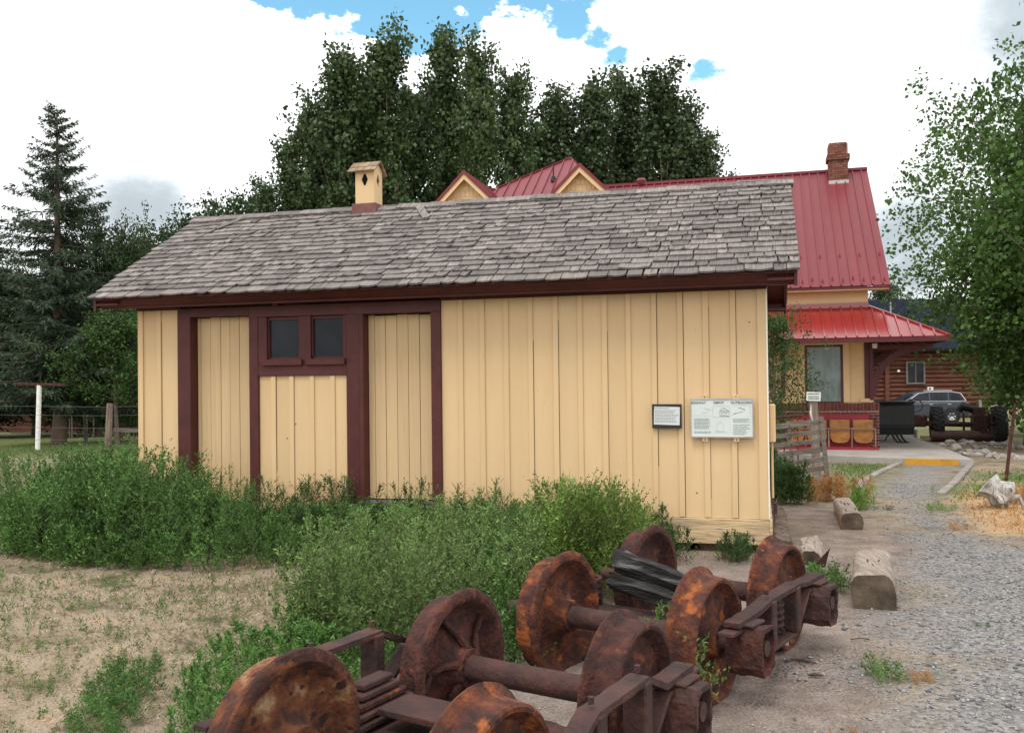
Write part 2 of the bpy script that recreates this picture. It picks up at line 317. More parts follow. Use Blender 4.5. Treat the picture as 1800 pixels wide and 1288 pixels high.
def zones(P):
    n1 = vnoise(P, 1.3, 1)*.6 + vnoise(P, 4.1, 2)*.4 - .5; n2 = vnoise(P, .9, 3)*.5 + vnoise(P, 3.3, 4)*.5 - .5
    sm = lambda d, w_: np.clip(d/w_ + .5, 0, 1)
    dirt = sm(sdist(P, DIRT) + n1*1.0, .5)
    grn = np.maximum(sm(sdist(P, GRN_L) + n2*3, 2.5), np.maximum(sm(sdist(P, GRN_R) + n2*1.5, .8), sm(sdist(P, GRN_R2) + n2*2, 1.)))
    far = np.clip((P[:, 1] - 22)/10, 0, 1)*.7
    org = sm(sdist(P, ORNG) + n2*1.2, .6)
    return dirt, np.maximum(grn, far), org
def ground_material():
    m = bpy.data.materials.new('ground_soil'); m.use_nodes = True; nt = m.node_tree; N = nt.nodes.new; L = nt.links.new; b = nt.nodes['Principled BSDF']; b.inputs['Roughness'].default_value = .95; b.inputs['Specular IOR Level'].default_value = .15
    tc = N('ShaderNodeTexCoord'); at = N('ShaderNodeAttribute'); at.attribute_name = 'zone'; sp = N('ShaderNodeSeparateColor'); L(at.outputs['Color'], sp.inputs[0])
    def ramp(scale, cols, det=8, lo=.32, hi=.68):
        n = N('ShaderNodeTexNoise'); n.inputs['Scale'].default_value = scale; n.inputs['Detail'].default_value = det; n.inputs['Roughness'].default_value = .7; L(tc.outputs['Object'], n.inputs[0])
        c = N('ShaderNodeValToRGB'); e = c.color_ramp.elements; e[0].position = lo; e[1].position = hi; e[0].color = (*cols[0], 1); e[1].color = (*cols[-1], 1)
        for i in range(1, len(cols)-1): q = e.new(lo + (hi-lo)*i/(len(cols)-1)); q.color = (*cols[i], 1)
        L(n.outputs[0], c.inputs[0]); return c.outputs[0], n.outputs[0]
    dry, nh = ramp(2.2, [(.095, .10, .05), (.19, .155, .10), (.275, .215, .145), (.30, .24, .18), (.37, .25, .145)], 10, .36, .66)
    drt, _ = ramp(3.5, [(.15, .115, .096), (.225, .18, .153), (.30, .245, .212)])
    grn, _ = ramp(4, [(.07, .10, .03), (.13, .16, .05), (.24, .22, .10)])
    org, _ = ramp(6, [(.30, .19, .10), (.40, .27, .15), (.42, .34, .24)])
    def mix(f, a, c):
        q = N('ShaderNodeMixRGB'); L(f, q.inputs[0]); L(a, q.inputs[1]); L(c, q.inputs[2]); return q.outputs[0]
    col = mix(sp.outputs[1], dry, grn); col = mix(sp.outputs[2], col, org); col = mix(sp.outputs[0], col, drt)
    n = N('ShaderNodeTexNoise'); n.inputs['Scale'].default_value = 70; n.inputs['Detail'].default_value = 4; L(tc.outputs['Object'], n.inputs[0])
    mr = N('ShaderNodeMapRange'); mr.inputs['From Min'].default_value = .28; mr.inputs['From Max'].default_value = .72; mr.inputs['To Min'].default_value = .6; mr.inputs['To Max'].default_value = 1.35; L(n.outputs[0], mr.inputs[0])
    hs = N('ShaderNodeHueSaturation'); L(col, hs.inputs['Color']); L(mr.outputs[0], hs.inputs['Value']); L(hs.outputs[0], b.inputs['Base Color'])
    bp = N('ShaderNodeBump'); bp.inputs['Strength'].default_value = .5; bp.inputs['Distance'].default_value = .02; L(n.outputs[0], bp.inputs['Height']); L(bp.outputs[0], b.inputs['Normal'])
    MATS['ground'] = m
    m2 = m.copy(); m2.name = 'gravel_bed'; nt = m2.node_tree; b = nt.nodes['Principled BSDF']; N = nt.nodes.new; L = nt.links.new
    tc = N('ShaderNodeTexCoord'); vo = N('ShaderNodeTexVoronoi'); vo.inputs['Scale'].default_value = 38; L(tc.outputs['Object'], vo.inputs[0])
    cr = N('ShaderNodeValToRGB'); e = cr.color_ramp.elements; e[0].color = (.085, .085, .09, 1); e[1].color = (.34, .335, .33, 1); L(vo.outputs['Color'], cr.inputs[0])
    at = N('ShaderNodeAttribute'); at.attribute_name = 'cover'
    old = [l for l in nt.links if l.to_socket == b.inputs['Base Color']][0].from_socket
    q = N('ShaderNodeMixRGB'); L(at.outputs['Fac'], q.inputs[0]); L(old, q.inputs[1]); L(cr.outputs[0], q.inputs[2]); L(q.outputs[0], b.inputs['Base Color'])
    bp = N('ShaderNodeBump'); bp.inputs['Strength'].default_value = .9; bp.inputs['Distance'].default_value = .02; bp.invert = True; L(vo.outputs['Distance'], bp.inputs['Height']); L(bp.outputs[0], b.inputs['Normal'])
    MATS['gravel_bed'] = m2
ground_material()
def grid(xs, ys): 
    X, Y = np.meshgrid(xs, ys); P = np.stack([X.ravel(), Y.ravel()], 1); nx = len(xs); ny = len(ys)
    i = np.arange((nx-1)*(ny-1)); r = i // (nx-1); c = i % (nx-1); a = r*nx + c
    return P, np.stack([a, a+1, a+nx+1, a+nx], 1)
def zattr(o, P):
    d, g, og = zones(P); a = o.data.attributes.new('zone', 'FLOAT_COLOR', 'POINT'); a.data.foreach_set('color', np.stack([d, g, og, np.ones(len(P))], 1).astype(np.float32).ravel())
def gbump(P): return (vnoise(P, 2.2, 7) + vnoise(P, 6.5, 8)*.4 - .7)*.022*np.clip((14 - P[:, 1])/6, 0, 1)
xs = np.concatenate([[-2500, -900, -300, -120, -60, -35], np.arange(-24, 24, .2), [24.1, 35, 60, 120, 300, 900, 2500]])
ys = np.concatenate([[-300, -60, -10, 0], np.arange(1.5, 24, .15), np.arange(24.1, 60, 1.2), [61, 90, 150, 300, 700, 1500, 3200]])
P, Fc = grid(xs, ys); g_ = np_mesh('ground', np.column_stack([P, gznp(P[:, 1]) + gbump(P)]), Fc, 'ground'); zattr(g_, P); g_['kind'] = 'structure'
xs = np.arange(.8, 12, .12); ys = np.arange(1.5, 22, .12); P, Fc = grid(xs, ys)
sg = sdist(P, GRAV) + (vnoise(P, 1.7, 5)*.6 + vnoise(P, 5.5, 6)*.4 - .5)*1.1
keep = (sg[Fc] > -.5).all(1)
used_, inv_ = np.unique(Fc[keep], return_inverse=True); Pk = P[used_]
g_ = np_mesh('gravel_path', np.column_stack([Pk, gznp(Pk[:, 1]) + gbump(Pk) + np.clip(.004 + (sg[used_] + .12)*.08, -.03, .006)]), inv_.reshape(-1, 4), 'gravel_bed'); zattr(g_, Pk); g_['kind'] = 'structure'
a_ = g_.data.attributes.new('cover', 'FLOAT', 'POINT'); a_.data.foreach_set('value', np.clip((sg[used_] + .1)*1.3, 0, .85).astype(np.float32))
def scatter(n, x0, x1, y0, y1, dens, bias=1.6, rg=rng):
    """random ground points, denser near the camera, kept with probability dens(P)"""
    y = y0 + (y1-y0)*rg.random(n)**bias; P = np.stack([x0 + (x1-x0)*rg.random(n), y], 1)
    inside = np.abs(P[:, 0]) < P[:, 1]*.60 + .6
    P = P[inside]; return P[rg.random(len(P)) < dens(P)]
def stones(name, P, s0, s1, m, dz=0.):
    n = len(P); oct_ = np.array([[1, 0, 0], [0, 1, 0], [-1, 0, 0], [0, -1, 0], [0, 0, 1], [0, 0, -.5]], float); f = np.array([[0, 1, 4], [1, 2, 4], [2, 3, 4], [3, 0, 4], [1, 0, 5], [2, 1, 5], [3, 2, 5], [0, 3, 5]])
    s = (s0 + (s1-s0)*rng.random(n)**2.2)[:, None, None]; V = oct_[None]*(.7 + .6*rng.random((n, 6, 1)))*np.array([1, .8, .55]) * s
    t = rng.random(n)*6.28; c, q = np.cos(t)[:, None], np.sin(t)[:, None]
    V = np.stack([V[..., 0]*c - V[..., 1]*q, V[..., 0]*q + V[..., 1]*c, V[..., 2]], -1)
    V += np.column_stack([P, gznp(P[:, 1]) + gbump(P) + dz])[:, None, :]
    return np_mesh(name, V.reshape(-1, 3), (f[None] + np.arange(n)[:, None, None]*6).reshape(-1, 3), m, np.repeat(rng.random(n), 8))
P = scatter(60000, 0, 10, 2.6, 15, lambda p: np.clip(sdist(p, GRAV)*1.4 + .35 + (vnoise(p, 1.7, 5) - .5)*1.2, 0, 1)); o = stones('gravel', P, .006, .021, 'gravel', .008); tag(o, 'loose grey and pale gravel strewn over the drive', 'gravel', kind='stuff')
P = scatter(16000, -4, 6, 2.6, 13, lambda p: np.clip(sdist(p, DIRT)*2 + .3, 0, 1)*np.clip(.55 - sdist(p, GRAV), .1, .5)); o = stones('pebbles', P, .003, .012, 'stone', .004); tag(o, 'small pebbles and crumbs on the bare dirt around the trucks', 'pebbles', kind='stuff')
def blades(name, P, h0, h1, wd, m, label, lean=.5):
    n = len(P); h = h0 + (h1-h0)*rng.random(n); b = np.column_stack([P, gznp(P[:, 1]) + gbump(P)])
    d = rng.normal(size=(n, 3))*lean; d[:, 2] = 1; d = unit(d); s = rng.normal(size=(n, 3)); s[:, 2] = 0; s = unit(s)*wd*np.clip(b[:, 1:2]/6, .8, 3)
    V = np.stack([b - s, b + s, b + d*h[:, None]], 1).reshape(-1, 3)
    return tag(np_mesh(name, V, np.arange(3*n).reshape(n, 3), m, rng.random(n)), label, 'grass', kind='stuff')
nd = lambda p: np.clip(1 - (sdist(p, DIRT)*2.5 + .5), 0, 1)*np.clip(.4 - sdist(p, GRAV)*2, 0, 1)
P = scatter(190000, -14, 3, 2.6, 22, lambda p: nd(p)*(p[:, 0] < 1.5)*(.3 + .9*vnoise(p, 1.1, 3)), 1.3); blades('dry_grass', P, .012, .045, .0065, 'straw_grey', 'short dry tan grass covering the yard beside the weeds', 1.1)
P = scatter(150000, -16, 3, 2.6, 26, lambda p: nd(p)*(p[:, 0] < 1.5)*np.clip(vnoise(p, .8, 9)*1.8 - .62 + (vnoise(p, 4, 12) - .5)*.6, .05, .8), 1.3); blades('grass', P, .01, .045, .0055, 'grass_green', 'thin green grass growing in patches through the dry yard', .9)
P = scatter(120000, -10, 2, 2.6, 16, lambda p: nd(p)*np.clip(vnoise(p, .55, 21)*2.2 - 1.25 + (vnoise(p, 5, 22) - .5)*.5, 0, .8), 1.3); blades('dry_grass', P, .012, .045, .0065, 'straw_orange', 'orange tinted dry grass in patches on the yard', 1.0)
P = scatter(60000, -18, -3, 14, 34, lambda p: np.clip(sdist(p, GRN_L)*.3 + .8, .1, 1), 1.); blades('lawn', P, .03, .10, .006, 'grass_green', 'green and straw coloured lawn strip around the clothes post', .6)
P = scatter(26000, 3, 12, 9.5, 21, lambda p: np.maximum(np.clip(sdist(p, GRN_R) + .3, 0, 1), np.clip(sdist(p, GRN_R2) + .4, 0, 1))*np.clip(-sdist(p, GRAV)*4, 0, 1), 1.); blades('lawn', P, .02, .07, .005, 'grass_green', 'patchy green lawn on both sides of the gravel path', .8)
P = scatter(22000, 2.8, 11, 9.5, 17, lambda p: np.clip(sdist(p, ORNG)*2 + .2, 0, .8)*np.clip(-sdist(p, GRAV)*3 + .3, 0, 1), 1.); blades('dry_grass', P, .02, .09, .005, 'straw_orange', 'orange brown dry grass around the grey stump', .8)

# hills far behind
def hills():
    xs = np.linspace(-400, 3200, 240); V = []; Fq = []
    for j, (Y, k) in enumerate(((1500, 0), (1750, .75), (2100, 1))):
        for x in xs:
            h = 185 + 60*mnoise.noise((x*.0016, 3.1, 0)) + 45*mnoise.noise((x*.005, 1.7, 2)) + (5*mnoise.noise((x*.35, 0, 5)) if k else 0) + 60*(x > 1300)*min(1, (x-1300)/900)
            V.append((x, Y, -10 + h*k))
    n = len(xs)
    for j in range(2): Fq += [(j*n+i, j*n+i+1, (j+1)*n+i+1, (j+1)*n+i) for i in range(n-1)]
    o = np_mesh('hills', np.array(V), np.array(Fq), 'hill_forest'); o['kind'] = 'structure'
hills()

# ---------------------------------------------------------------- the shed
YAW = .2666
SH = Frame(2.4385, 8.7506, 0, YAW)
L_, ZB, ZS = 7.013, .3215, 2.56                      # length, bottom of the siding, soffit
OF, OR, OL, ZE, ZR, HD = .3631, .3114, .3662, 2.668, 3.872, 1.644
SLP = (ZR - ZE)/(HD + OF)
shed = thing('shed', 'long cream board and batten outbuilding with maroon trim and weathered shingle roof', 'shed', SH.o, -YAW)
def pu(x, y=700, wd=0.): return SH.px(x, y, wd)[0]
# --- walls
DXL0, DXL1 = SH.px(341, 600)[0], SH.px(443, 600)[0]
TL0 = SH.px(315, 640)[0]; TM1 = SH.px(457, 760)[0]; TM2 = SH.px(612, 760)[0]; DXR0, DXR1 = SH.px(641, 700)[0], SH.px(760, 700)[0]; TR1 = SH.px(777, 700)[0]
DXL0 = SH.px(338, 700)[0]; DXL1 = SH.px(441, 700)[0]
def boards(x0, x1, cuts, z0, z1, y=0.):
    e = [x0] + sorted(cuts) + [x1]
    for a, b in zip(e[:-1], e[1:]): box('board', 'cream', shed, a + .002, b - .002, y, y + .022, z0, z1)
    for c in cuts:
        h = .026 + .004*random.random(); box('batten', 'cream', shed, c - h, c + h, y - .018, y - .0005, z0 + (.004 if z0 > .2 else 0), z1 - .003, .004)
        if random.random() < .7: zz = random.uniform(0, .5); box('gap', 'iron_nail', shed, c + h + .0005, c + h + random.uniform(.003, .006), y - .0012, y + .001, z0 + zz*(random.random() < .5), z1 - zz*(random.random() < .4))
cutsR = [pu(x) for x in (811, 849, 891, 934, 978, 1021, 1064, 1106, 1151, 1197, 1242, 1290)]
boards(TR1, -.004, cutsR, ZB, ZS)
boards(-L_ + .004, TL0, [pu(281)], ZB, ZS)
PZ = SH.px(535, 660)[1]
boards(TM1, TM2, [pu(x, 760) for x in (482, 514, 550, 586)], ZB, PZ)
box('corner_board', 'cream', shed, -.075, .003, -.021, -.001, ZB, ZS, .003); box('corner_board', 'trim_white', shed, .004, .022, -.016, .08, ZB, ZS, .003)
box('corner_board', 'cream', shed, -L_ - .003, -L_ + .05, -.021, -.001, ZB, ZS, .003); box('corner_board', 'cream', shed, -L_ - .022, -L_ - .004, -.016, .08, ZB, ZS, .003)
DP = 2*HD
def gable(x0, x1):
    pts = [(0, .024, ZB), (0, DP, ZB), (0, DP, ZS), (0, HD, ZR - .08), (0, .024, ZS)]
    MB().prism([(x0, p[1], p[2]) for p in pts], (x1 - x0, 0, 0)).build('end_wall', 'cream', shed)
gable(-.03, .003); gable(-L_ - .003, -L_ + .03)
for i in range(11): y = .3*i + .12; box('batten', 'cream', shed, .004, .02, y, y + .05, ZB, ZS - .01) if y < DP - .1 else None
box('rear_wall', 'cream', shed, -L_, -.004, DP - .03, DP, ZB, ZS)
box('inner_backing', 'dark_inside', shed, -L_ + .04, -.05, .35, .37, .1, ZS - .05)
# sill boards at the base
box('water_table_board', 'cream_peel', shed, TR1 - .5, .012, -.03, .02, .075, ZB - .003, .004)
box('water_table_board', 'cream_peel', shed, -L_ - .01, TR1 - .503, -.03, .02, .085, ZB - .003, .004)
box('water_table_board', 'cream_peel', shed, .013, .04, -.028, DP, .07, ZB - .003, .004)
for x in (-.45, -2.6, -5.2, -6.8): box('foundation_timber', 'wood_post', shed, x - .2, x + .2, .08, .4, -.05, .08)
box('foundation_timber', 'wood_post', shed, -L_, -.06, .55, .8, -.05, .09)
# --- doors, window, trim
def door(x0, x1, z0, z1, seams, rec=.11):
    d = box('door', 'iron_nail', shed, x0, x1, rec + .022, rec + .04, z0, z1)
    e = [x0] + seams + [x1]
    for a, b in zip(e[:-1], e[1:]):
        dz = random.uniform(0, .012); box('plank', 'cream_door', d, a + .0025, b - .0025, rec - random.uniform(0, .004), rec + .0215, z0 + dz, z1 - random.uniform(0, .01), .002)
    return d
ZD0 = .33; ZDL = SH.px(400, 556)[1]; ZDR = SH.px(700, 551)[1]
dl = door(DXL0, DXL1, ZD0 + .01, ZDL, [SH.px(x, 700, .1)[0] for x in (353, 370, 388, 404, 421)])
dr = door(DXR0, DXR1, ZD0 + .08, ZDR, [SH.px(x, 700, .1)[0] for x in (659, 678, 698, 718, 738)])
for d, x, z in ((dl, DXL1 - .02, 1.58), (dr, DXR1 - .015, 1.52)): MB().tube([(x, .112, z), (x, .085, z)], [.008, .012], 8).build('door_knob', 'iron_nail', d)
M_ = 'maroon'
yT0, yT1 = -.034, .022
box('frame_board', M_, shed, TL0, DXL0, yT0, yT1, .26, ZS - .02, .004)                       # left jamb board
box('frame_board', M_, shed, DXL1, TM1, yT0, yT1, .24, ZDL, .004)
box('frame_board', M_, shed, TM2, TM2 + .15, yT0, yT1, .26, SH.px(620, 545)[1], .004)
box('frame_board', M_, shed, DXR1, TR1, yT0, yT1, .26, SH.px(765, 548)[1], .004)
box('jamb', M_, shed, DXL0 - .02, DXL0 - .001, yT1, .16, .26, ZDL + .02); box('jamb', M_, shed, DXL1 + .001, DXL1 + .02, yT1, .16, .26, ZDL + .02)
box('jamb', M_, shed, TM2 + .13, DXR0 - .001, -.03, .16, .26, ZDR + .02); box('jamb', M_, shed, DXR1 + .001, DXR1 + .02, yT1, .16, .26, ZDR + .02)
ZH0 = SH.px(520, 545)[1]
box('header_board', M_, shed, DXL0, DXL1, yT0, yT1, ZDL, ZS - .02, .003)
box('header_board', M_, shed, DXL1 + .001, TR1, yT0 - .003, yT1, ZDR + .005, ZS - .02, .004)
box('header_soffit', M_, shed, DXL0, DXL1, yT1, .16, ZDL + .001, ZDL + .03); box('header_soffit', M_, shed, DXR0, DXR1, yT1, .16, ZDR + .006, ZDR + .03)
WX = [SH.px(471, 590)[0], SH.px(527, 590)[0], SH.px(548, 590)[0], SH.px(605, 590)[0]]; WZ0, WZ1 = SH.px(540, 627)[1], SH.px(540, 549)[1]
ZSill = SH.px(540, 641)[1]
box('frame_board', M_, shed, TM1, TM2, yT0 + .004, yT1, PZ, ZSill, .003)                       # rail below the sill
box('frame_board', M_, shed, TM1 + .001, WX[0], yT0 + .006, yT1, ZSill, ZDR + .004, .003)
box('frame_board', M_, shed, WX[1], WX[2], yT0 + .006, yT1, ZSill, ZDR + .004, .003)
box('frame_board', M_, shed, WX[3], TM2 - .001, yT0 + .006, yT1, ZSill, ZDR + .004, .003)
for a, b in ((WX[0], WX[1]), (WX[2], WX[3])):
    wn = box('window', M_, shed, a, b, yT1 - .01, yT1 + .02, ZSill, WZ0)                       # bottom rail
    box('pane', 'glass_dark', wn, a + .012, b - .012, .024, .03, WZ0 - .002, ZDR + .003)
    box('sash', M_, wn, a, a + .018, .0, .034, WZ0, ZDR + .003); box('sash', M_, wn, b - .018, b, .0, .034, WZ0, ZDR + .003); box('sash', M_, wn, a + .0185, b - .0185, .0, .034, ZDR - .03, ZDR + .003)
    box('sill', M_, wn, a - .05, b + .03 + .02*(a < -4.9), -.065, -.028, SH.px(540, 641)[1] - .004, SH.px(540, 631)[1], .003)
box('door_sill', 'wood_grey', shed, DXL0, TM1 - .01, -.07, .16, .245, .325, .004); box('door_sill', 'wood_grey', shed, DXR0 - .1, DXR1 + .05, -.07, .16, .30, .40, .004)
for x, y in ((520, 745), (1225, 866), (1317, 566), (505, 770), (1290, 620), (860, 905)):
    a, z = SH.px(x, y); MB().tube([(a, -.004, z), (a, .001, z)], .007, 8).build('nail_hole', 'iron_nail', shed)
# --- eaves and roof deck
def zroof(y): return ZE + SLP*(y + OF)
def eave(sgn):
    yy = (lambda y: y) if sgn < 0 else (lambda y: DP - y)
    m = MB(); x0, x1 = -L_ - OL + .03, OR - .02
    prof = [(-OF + .13, ZS - .014), (-OF + .125, ZS + .006), (-OF + .085, ZS + .03), (-OF + .05, ZS + .062), (-OF + .025, ZE - .03), (-OF + .13, ZE + .03)]
    pts = [(x0, yy(a), b) for a, b in prof]; m.prism(pts if sgn > 0 else pts[::-1], (x1 - x0, 0, 0)); m.build('fascia', M_, shed)
    m = MB(); a0, a1 = sorted((yy(-OF + .131), yy(-.041))); m.box(x0, x1, a0, a1, ZS - .002, ZS + .022); m.build('soffit', M_, shed)
eave(-1); eave(1)
box('frieze_board', M_, shed, TR1 + .001, .02, -.041, -.02, ZS - .03, ZS - .0025); box('frieze_board', M_, shed, -L_ - .02, TL0 - .001, -.041, -.02, ZS - .03, ZS - .0025)
for s in (-1, 1):
    y0, y1 = (-OF + .01, HD) if s < 0 else (DP + OF - .01, HD)
    m = MB(); a = (-L_ - OL + .02, y0, ZE - .028); m.add([(x, y, z + dz) for dz in (0, .022) for x, y, z in ((-L_ - OL + .02, y0, ZE - .028), (OR - .02, y0, ZE - .028), (OR - .02, y1, ZR - .028), (-L_ - OL + .02, y1, ZR - .028))], [(0, 3, 2, 1) if s < 0 else (0, 1, 2, 3), (4, 5, 6, 7) if s < 0 else (7, 6, 5, 4), (0, 1, 5, 4), (1, 2, 6, 5), (2, 3, 7, 6), (3, 0, 4, 7)]); m.build('roof_deck', M_, shed)
    for x0, x1 in ((OR - .05, OR - .021), (-L_ - OL + .021, -L_ - OL + .05)):
        m = MB(); pts = [(x0, y0, ZE - .03), (x0, y1, ZR - .03), (x0, y1, ZR - .16), (x0, y0, ZE - .15)]; m.prism(pts, (x1 - x0, 0, 0)); m.build('rake_board', M_, shed)
    for x0, x1 in ((.024, OR - .052), (-L_ - OL + .052, -L_ - .024)):
        m = MB(); pts = [(x0, y0, ZE - .07), (x0, y1, ZR - .07), (x0, y1, ZR - .09), (x0, y0, ZE - .09)]; m.prism(pts, (x1 - x0, 0, 0)); m.build('rake_soffit', M_, shed)
# --- shingles: cupped little boards, the largest ones objects of their own
SLEN = math.hypot(HD + OF, ZR - ZE); ANG = math.atan(SLP)
def shingle_geo(wd, ln, th, cup, curl):
    nx = 4; vs = []; fs = []
    for j, (t, q) in enumerate(((0, 0), (0, 1), (1, 0), (1, 1))):            # t: along (0 butt, 1 head); q: bottom, top
        for i in range(nx+1):
            x = (i/nx - .5)*wd; k = (2*i/nx - 1)**2
            z = (th if q else 0)*(1 if not t else .35) + cup*k*(1-t) + curl*(1-t) + (.018 if not t else .0)
            vs.append((x, t*ln, z))
    n = nx+1
    for i in range(nx): fs += [(i+1, i, 2*n+i, 2*n+i+1), (n+i, n+i+1, 3*n+i+1, 3*n+i), (i, i+1, n+i+1, n+i)]
    fs += [(0, n, 3*n, 2*n), (n+nx, nx, 2*n+nx, 3*n+nx)]
    return vs, fs
protos = []
for k in range(14):
    vs, fs = shingle_geo(1, .27, .015 + .006*random.random(), random.choice((-.002, .001, .003, .005, .007, .010, .014)), random.choice((0, 0, .002, .006)))
    me = bpy.data.meshes.new('shingle'); me.from_pydata(vs, [], fs); me.materials.append(MATS['shingle']); protos.append((me, vs, fs))
NC = 18; EXP = SLEN/NC
front = []
for c in range(NC):
    x = -L_ - OL - .01; last = OR + .005
    while x < last - .02:
        wd = random.choice((.10, .13, .15, .17, .20, .24, .28)) * random.uniform(.9, 1.1)
        if last - x - wd < .07: wd = last - x
        front.append((x + wd/2, c, wd - random.choice((.006, .009, .013, .02)), random.randrange(14), random.uniform(-.012, .012), random.uniform(-.016, .016))); x += wd
def sh_mat(xc, c, wd, dy, rz, back=False, lift=0.):
    s = c*EXP - (.055 if c == 0 else .02) + dy; ky = min(1, (SLEN - s - .004)/.27)
    if not back: return Matrix.Translation((xc, -OF + s*math.cos(ANG), ZE + s*math.sin(ANG) - .002 + lift)) @ Matrix.Rotation(ANG, 4, 'X') @ Matrix.Rotation(rz, 4, 'Z') @ Matrix.Diagonal((wd, ky, 1, 1))
    return Matrix.Translation((xc, DP + OF - s*math.cos(ANG), ZE + s*math.sin(ANG) - .002)) @ Matrix.Rotation(math.pi, 4, 'Z') @ Matrix.Rotation(ANG, 4, 'X') @ Matrix.Diagonal((wd, ky, 1, 1))
def shown(q):
    P_ = SH.world(q[0], -OF + q[1]*EXP*math.cos(ANG), ZE + q[1]*EXP*math.sin(ANG)); return q[2]/P_.y**2
front.sort(key=shown, reverse=True)
rest = MB()
for i, (xc, c, wd, k, dy, rz) in enumerate(front):
    me, vs, fs = protos[k]; M = sh_mat(xc, c, wd, dy, rz)
    if i < 290: o = link('shingle', me, shed); o.matrix_local = M
    else: rest.cur = random.random() + .001; rest.add([M @ Vector(v) for v in vs], fs)
rest.build('shingles', 'shingle', shed, kind='stuff')
rest = MB()
for c in range(NC):
    x = -L_ - OL
    while x < OR - .02:
        wd = min(random.uniform(.12, .3), OR - x); me, vs, fs = protos[random.randrange(14)]; M = sh_mat(x + wd/2, c, wd - .006, 0, 0, True); rest.cur = random.random() + .001; rest.add([M @ Vector(v) for v in vs], fs); x += wd
rest.build('shingles', 'shingle', shed, kind='stuff')
# ridge boards, lapped and a little crooked
x = -L_ - OL
while x < OR - .05:
    wd = min(random.uniform(.34, .5), OR - x)
    for s in (-1, 1):
        M = Matrix.Translation((x + wd/2, HD, ZR + .030 + random.uniform(-.004, .008))) @ Matrix.Rotation(random.uniform(-.01, .045), 4, 'Y') @ (Matrix.Rotation(ANG*.92, 4, 'X') if s < 0 else Matrix.Rotation(math.pi, 4, 'Z') @ Matrix.Rotation(ANG*.92, 4, 'X'))
        MB().box(-wd/2 - .03, wd/2 + .03, -.14, .012, .0 if s < 0 else .003, .014 if s < 0 else .017, M).build('ridge_board', 'shingle', shed)
    x += wd
for xx, yy_, rz in ((SH.px(745, 360, 1.4)[0], 1.36, .5), (SH.px(400, 378, 1.3)[0], 1.42, -.6)):
    M = Matrix.Translation((xx, yy_, zroof(yy_) + .045)) @ Matrix.Rotation(ANG, 4, 'X') @ Matrix.Rotation(rz, 4, 'Z'); MB().box(-.045, .045, -.24, .24, 0, .012, M).build('loose_slat', 'shingle', shed)
# --- roof vent
VX = SH.px(640, 350, HD - .15)[0]
vent = MB().box(VX - .165, VX + .165, HD - .165, HD + .165, ZR - .17, ZR + .06).build('vent', 'maroon_vent', shed, bevel=.006)
VB0, VB1 = ZR + .06, ZR + .50; a = .128
def vent_face(rot):
    m = MB(); M = Matrix.Translation((VX, HD, 0)) @ Matrix.Rotation(rot, 4, 'Z'); zc = VB1 - .135; dw, dh = .045, .075
    o_ = [(-a, VB0), (0, VB0), (a, VB0), (a, zc), (a, VB1), (0, VB1), (-a, VB1), (-a, zc)]; i_ = [(-.012, zc-dh), (0, zc-dh), (.012, zc-dh), (dw, zc), (.012, zc+dh), (0, zc+dh), (-.012, zc+dh), (-dw, zc)]
    vs = [M @ Vector((x, -a, z)) for x, z in o_] + [M @ Vector((x, -a, z)) for x, z in i_] + [M @ Vector((x, -a + .018, z)) for x, z in i_]
    fs = [(k, (k+1) % 8, 8 + (k+1) % 8, 8 + k) for k in range(8)] + [(8+k, 8+(k+1) % 8, 16+(k+1) % 8, 16+k) for k in range(8)]
    m.add(vs, fs); m.build('vent_panel', 'cream', vent)
for k in range(4): vent_face(k*math.pi/2)
MB().box(VX - .1, VX + .1, HD - .1, HD + .1, VB0, VB1 - .005).build('vent_dark_fill', 'dark_inside', vent)  # near-black block, paints the shade seen through the diamond openings
m = MB(); m.prism([(VX - a + .001, HD - a, VB1), (VX - a + .001, HD + a, VB1), (VX - a + .001, HD, VB1 + .09)], (2*a - .002, 0, 0)); m.build('vent_gable', 'cream', vent)
for s in (-1, 1):
    for j, t in enumerate((0, .45)):
        M = Matrix.Translation((VX - .02, HD + s*.19*(1 - t), VB1 - .045 + .135*t + .008*j)) @ (Matrix.Rotation(0, 4, 'Z') if s < 0 else Matrix.Rotation(math.pi, 4, 'Z')) @ Matrix.Rotation(math.atan(.71), 4, 'X')
        for i in range(3): MB().box(-.19 + .127*i, -.19 + .127*i + .124, 0, .135 + random.uniform(-.01, .008), .002*i, .014 + .002*i, M).build('vent_shingle', 'shingle_moss', vent)
# --- small fixtures on the end wall
ub = MB().box(.024, .085, .12, .32, 1.05, 1.42).build('meter_box', 'cream', shed, bevel=.01); MB().tube([(.05, .22, 1.05), (.05, .22, .5)], .012, 8).build('conduit', 'cream', ub)
MB().tube([(.03, .1, .46), (.07, .1, .46), (.07, .1, .36)], .018, 8).build('pipe_stub', 'rust_dark', shed)

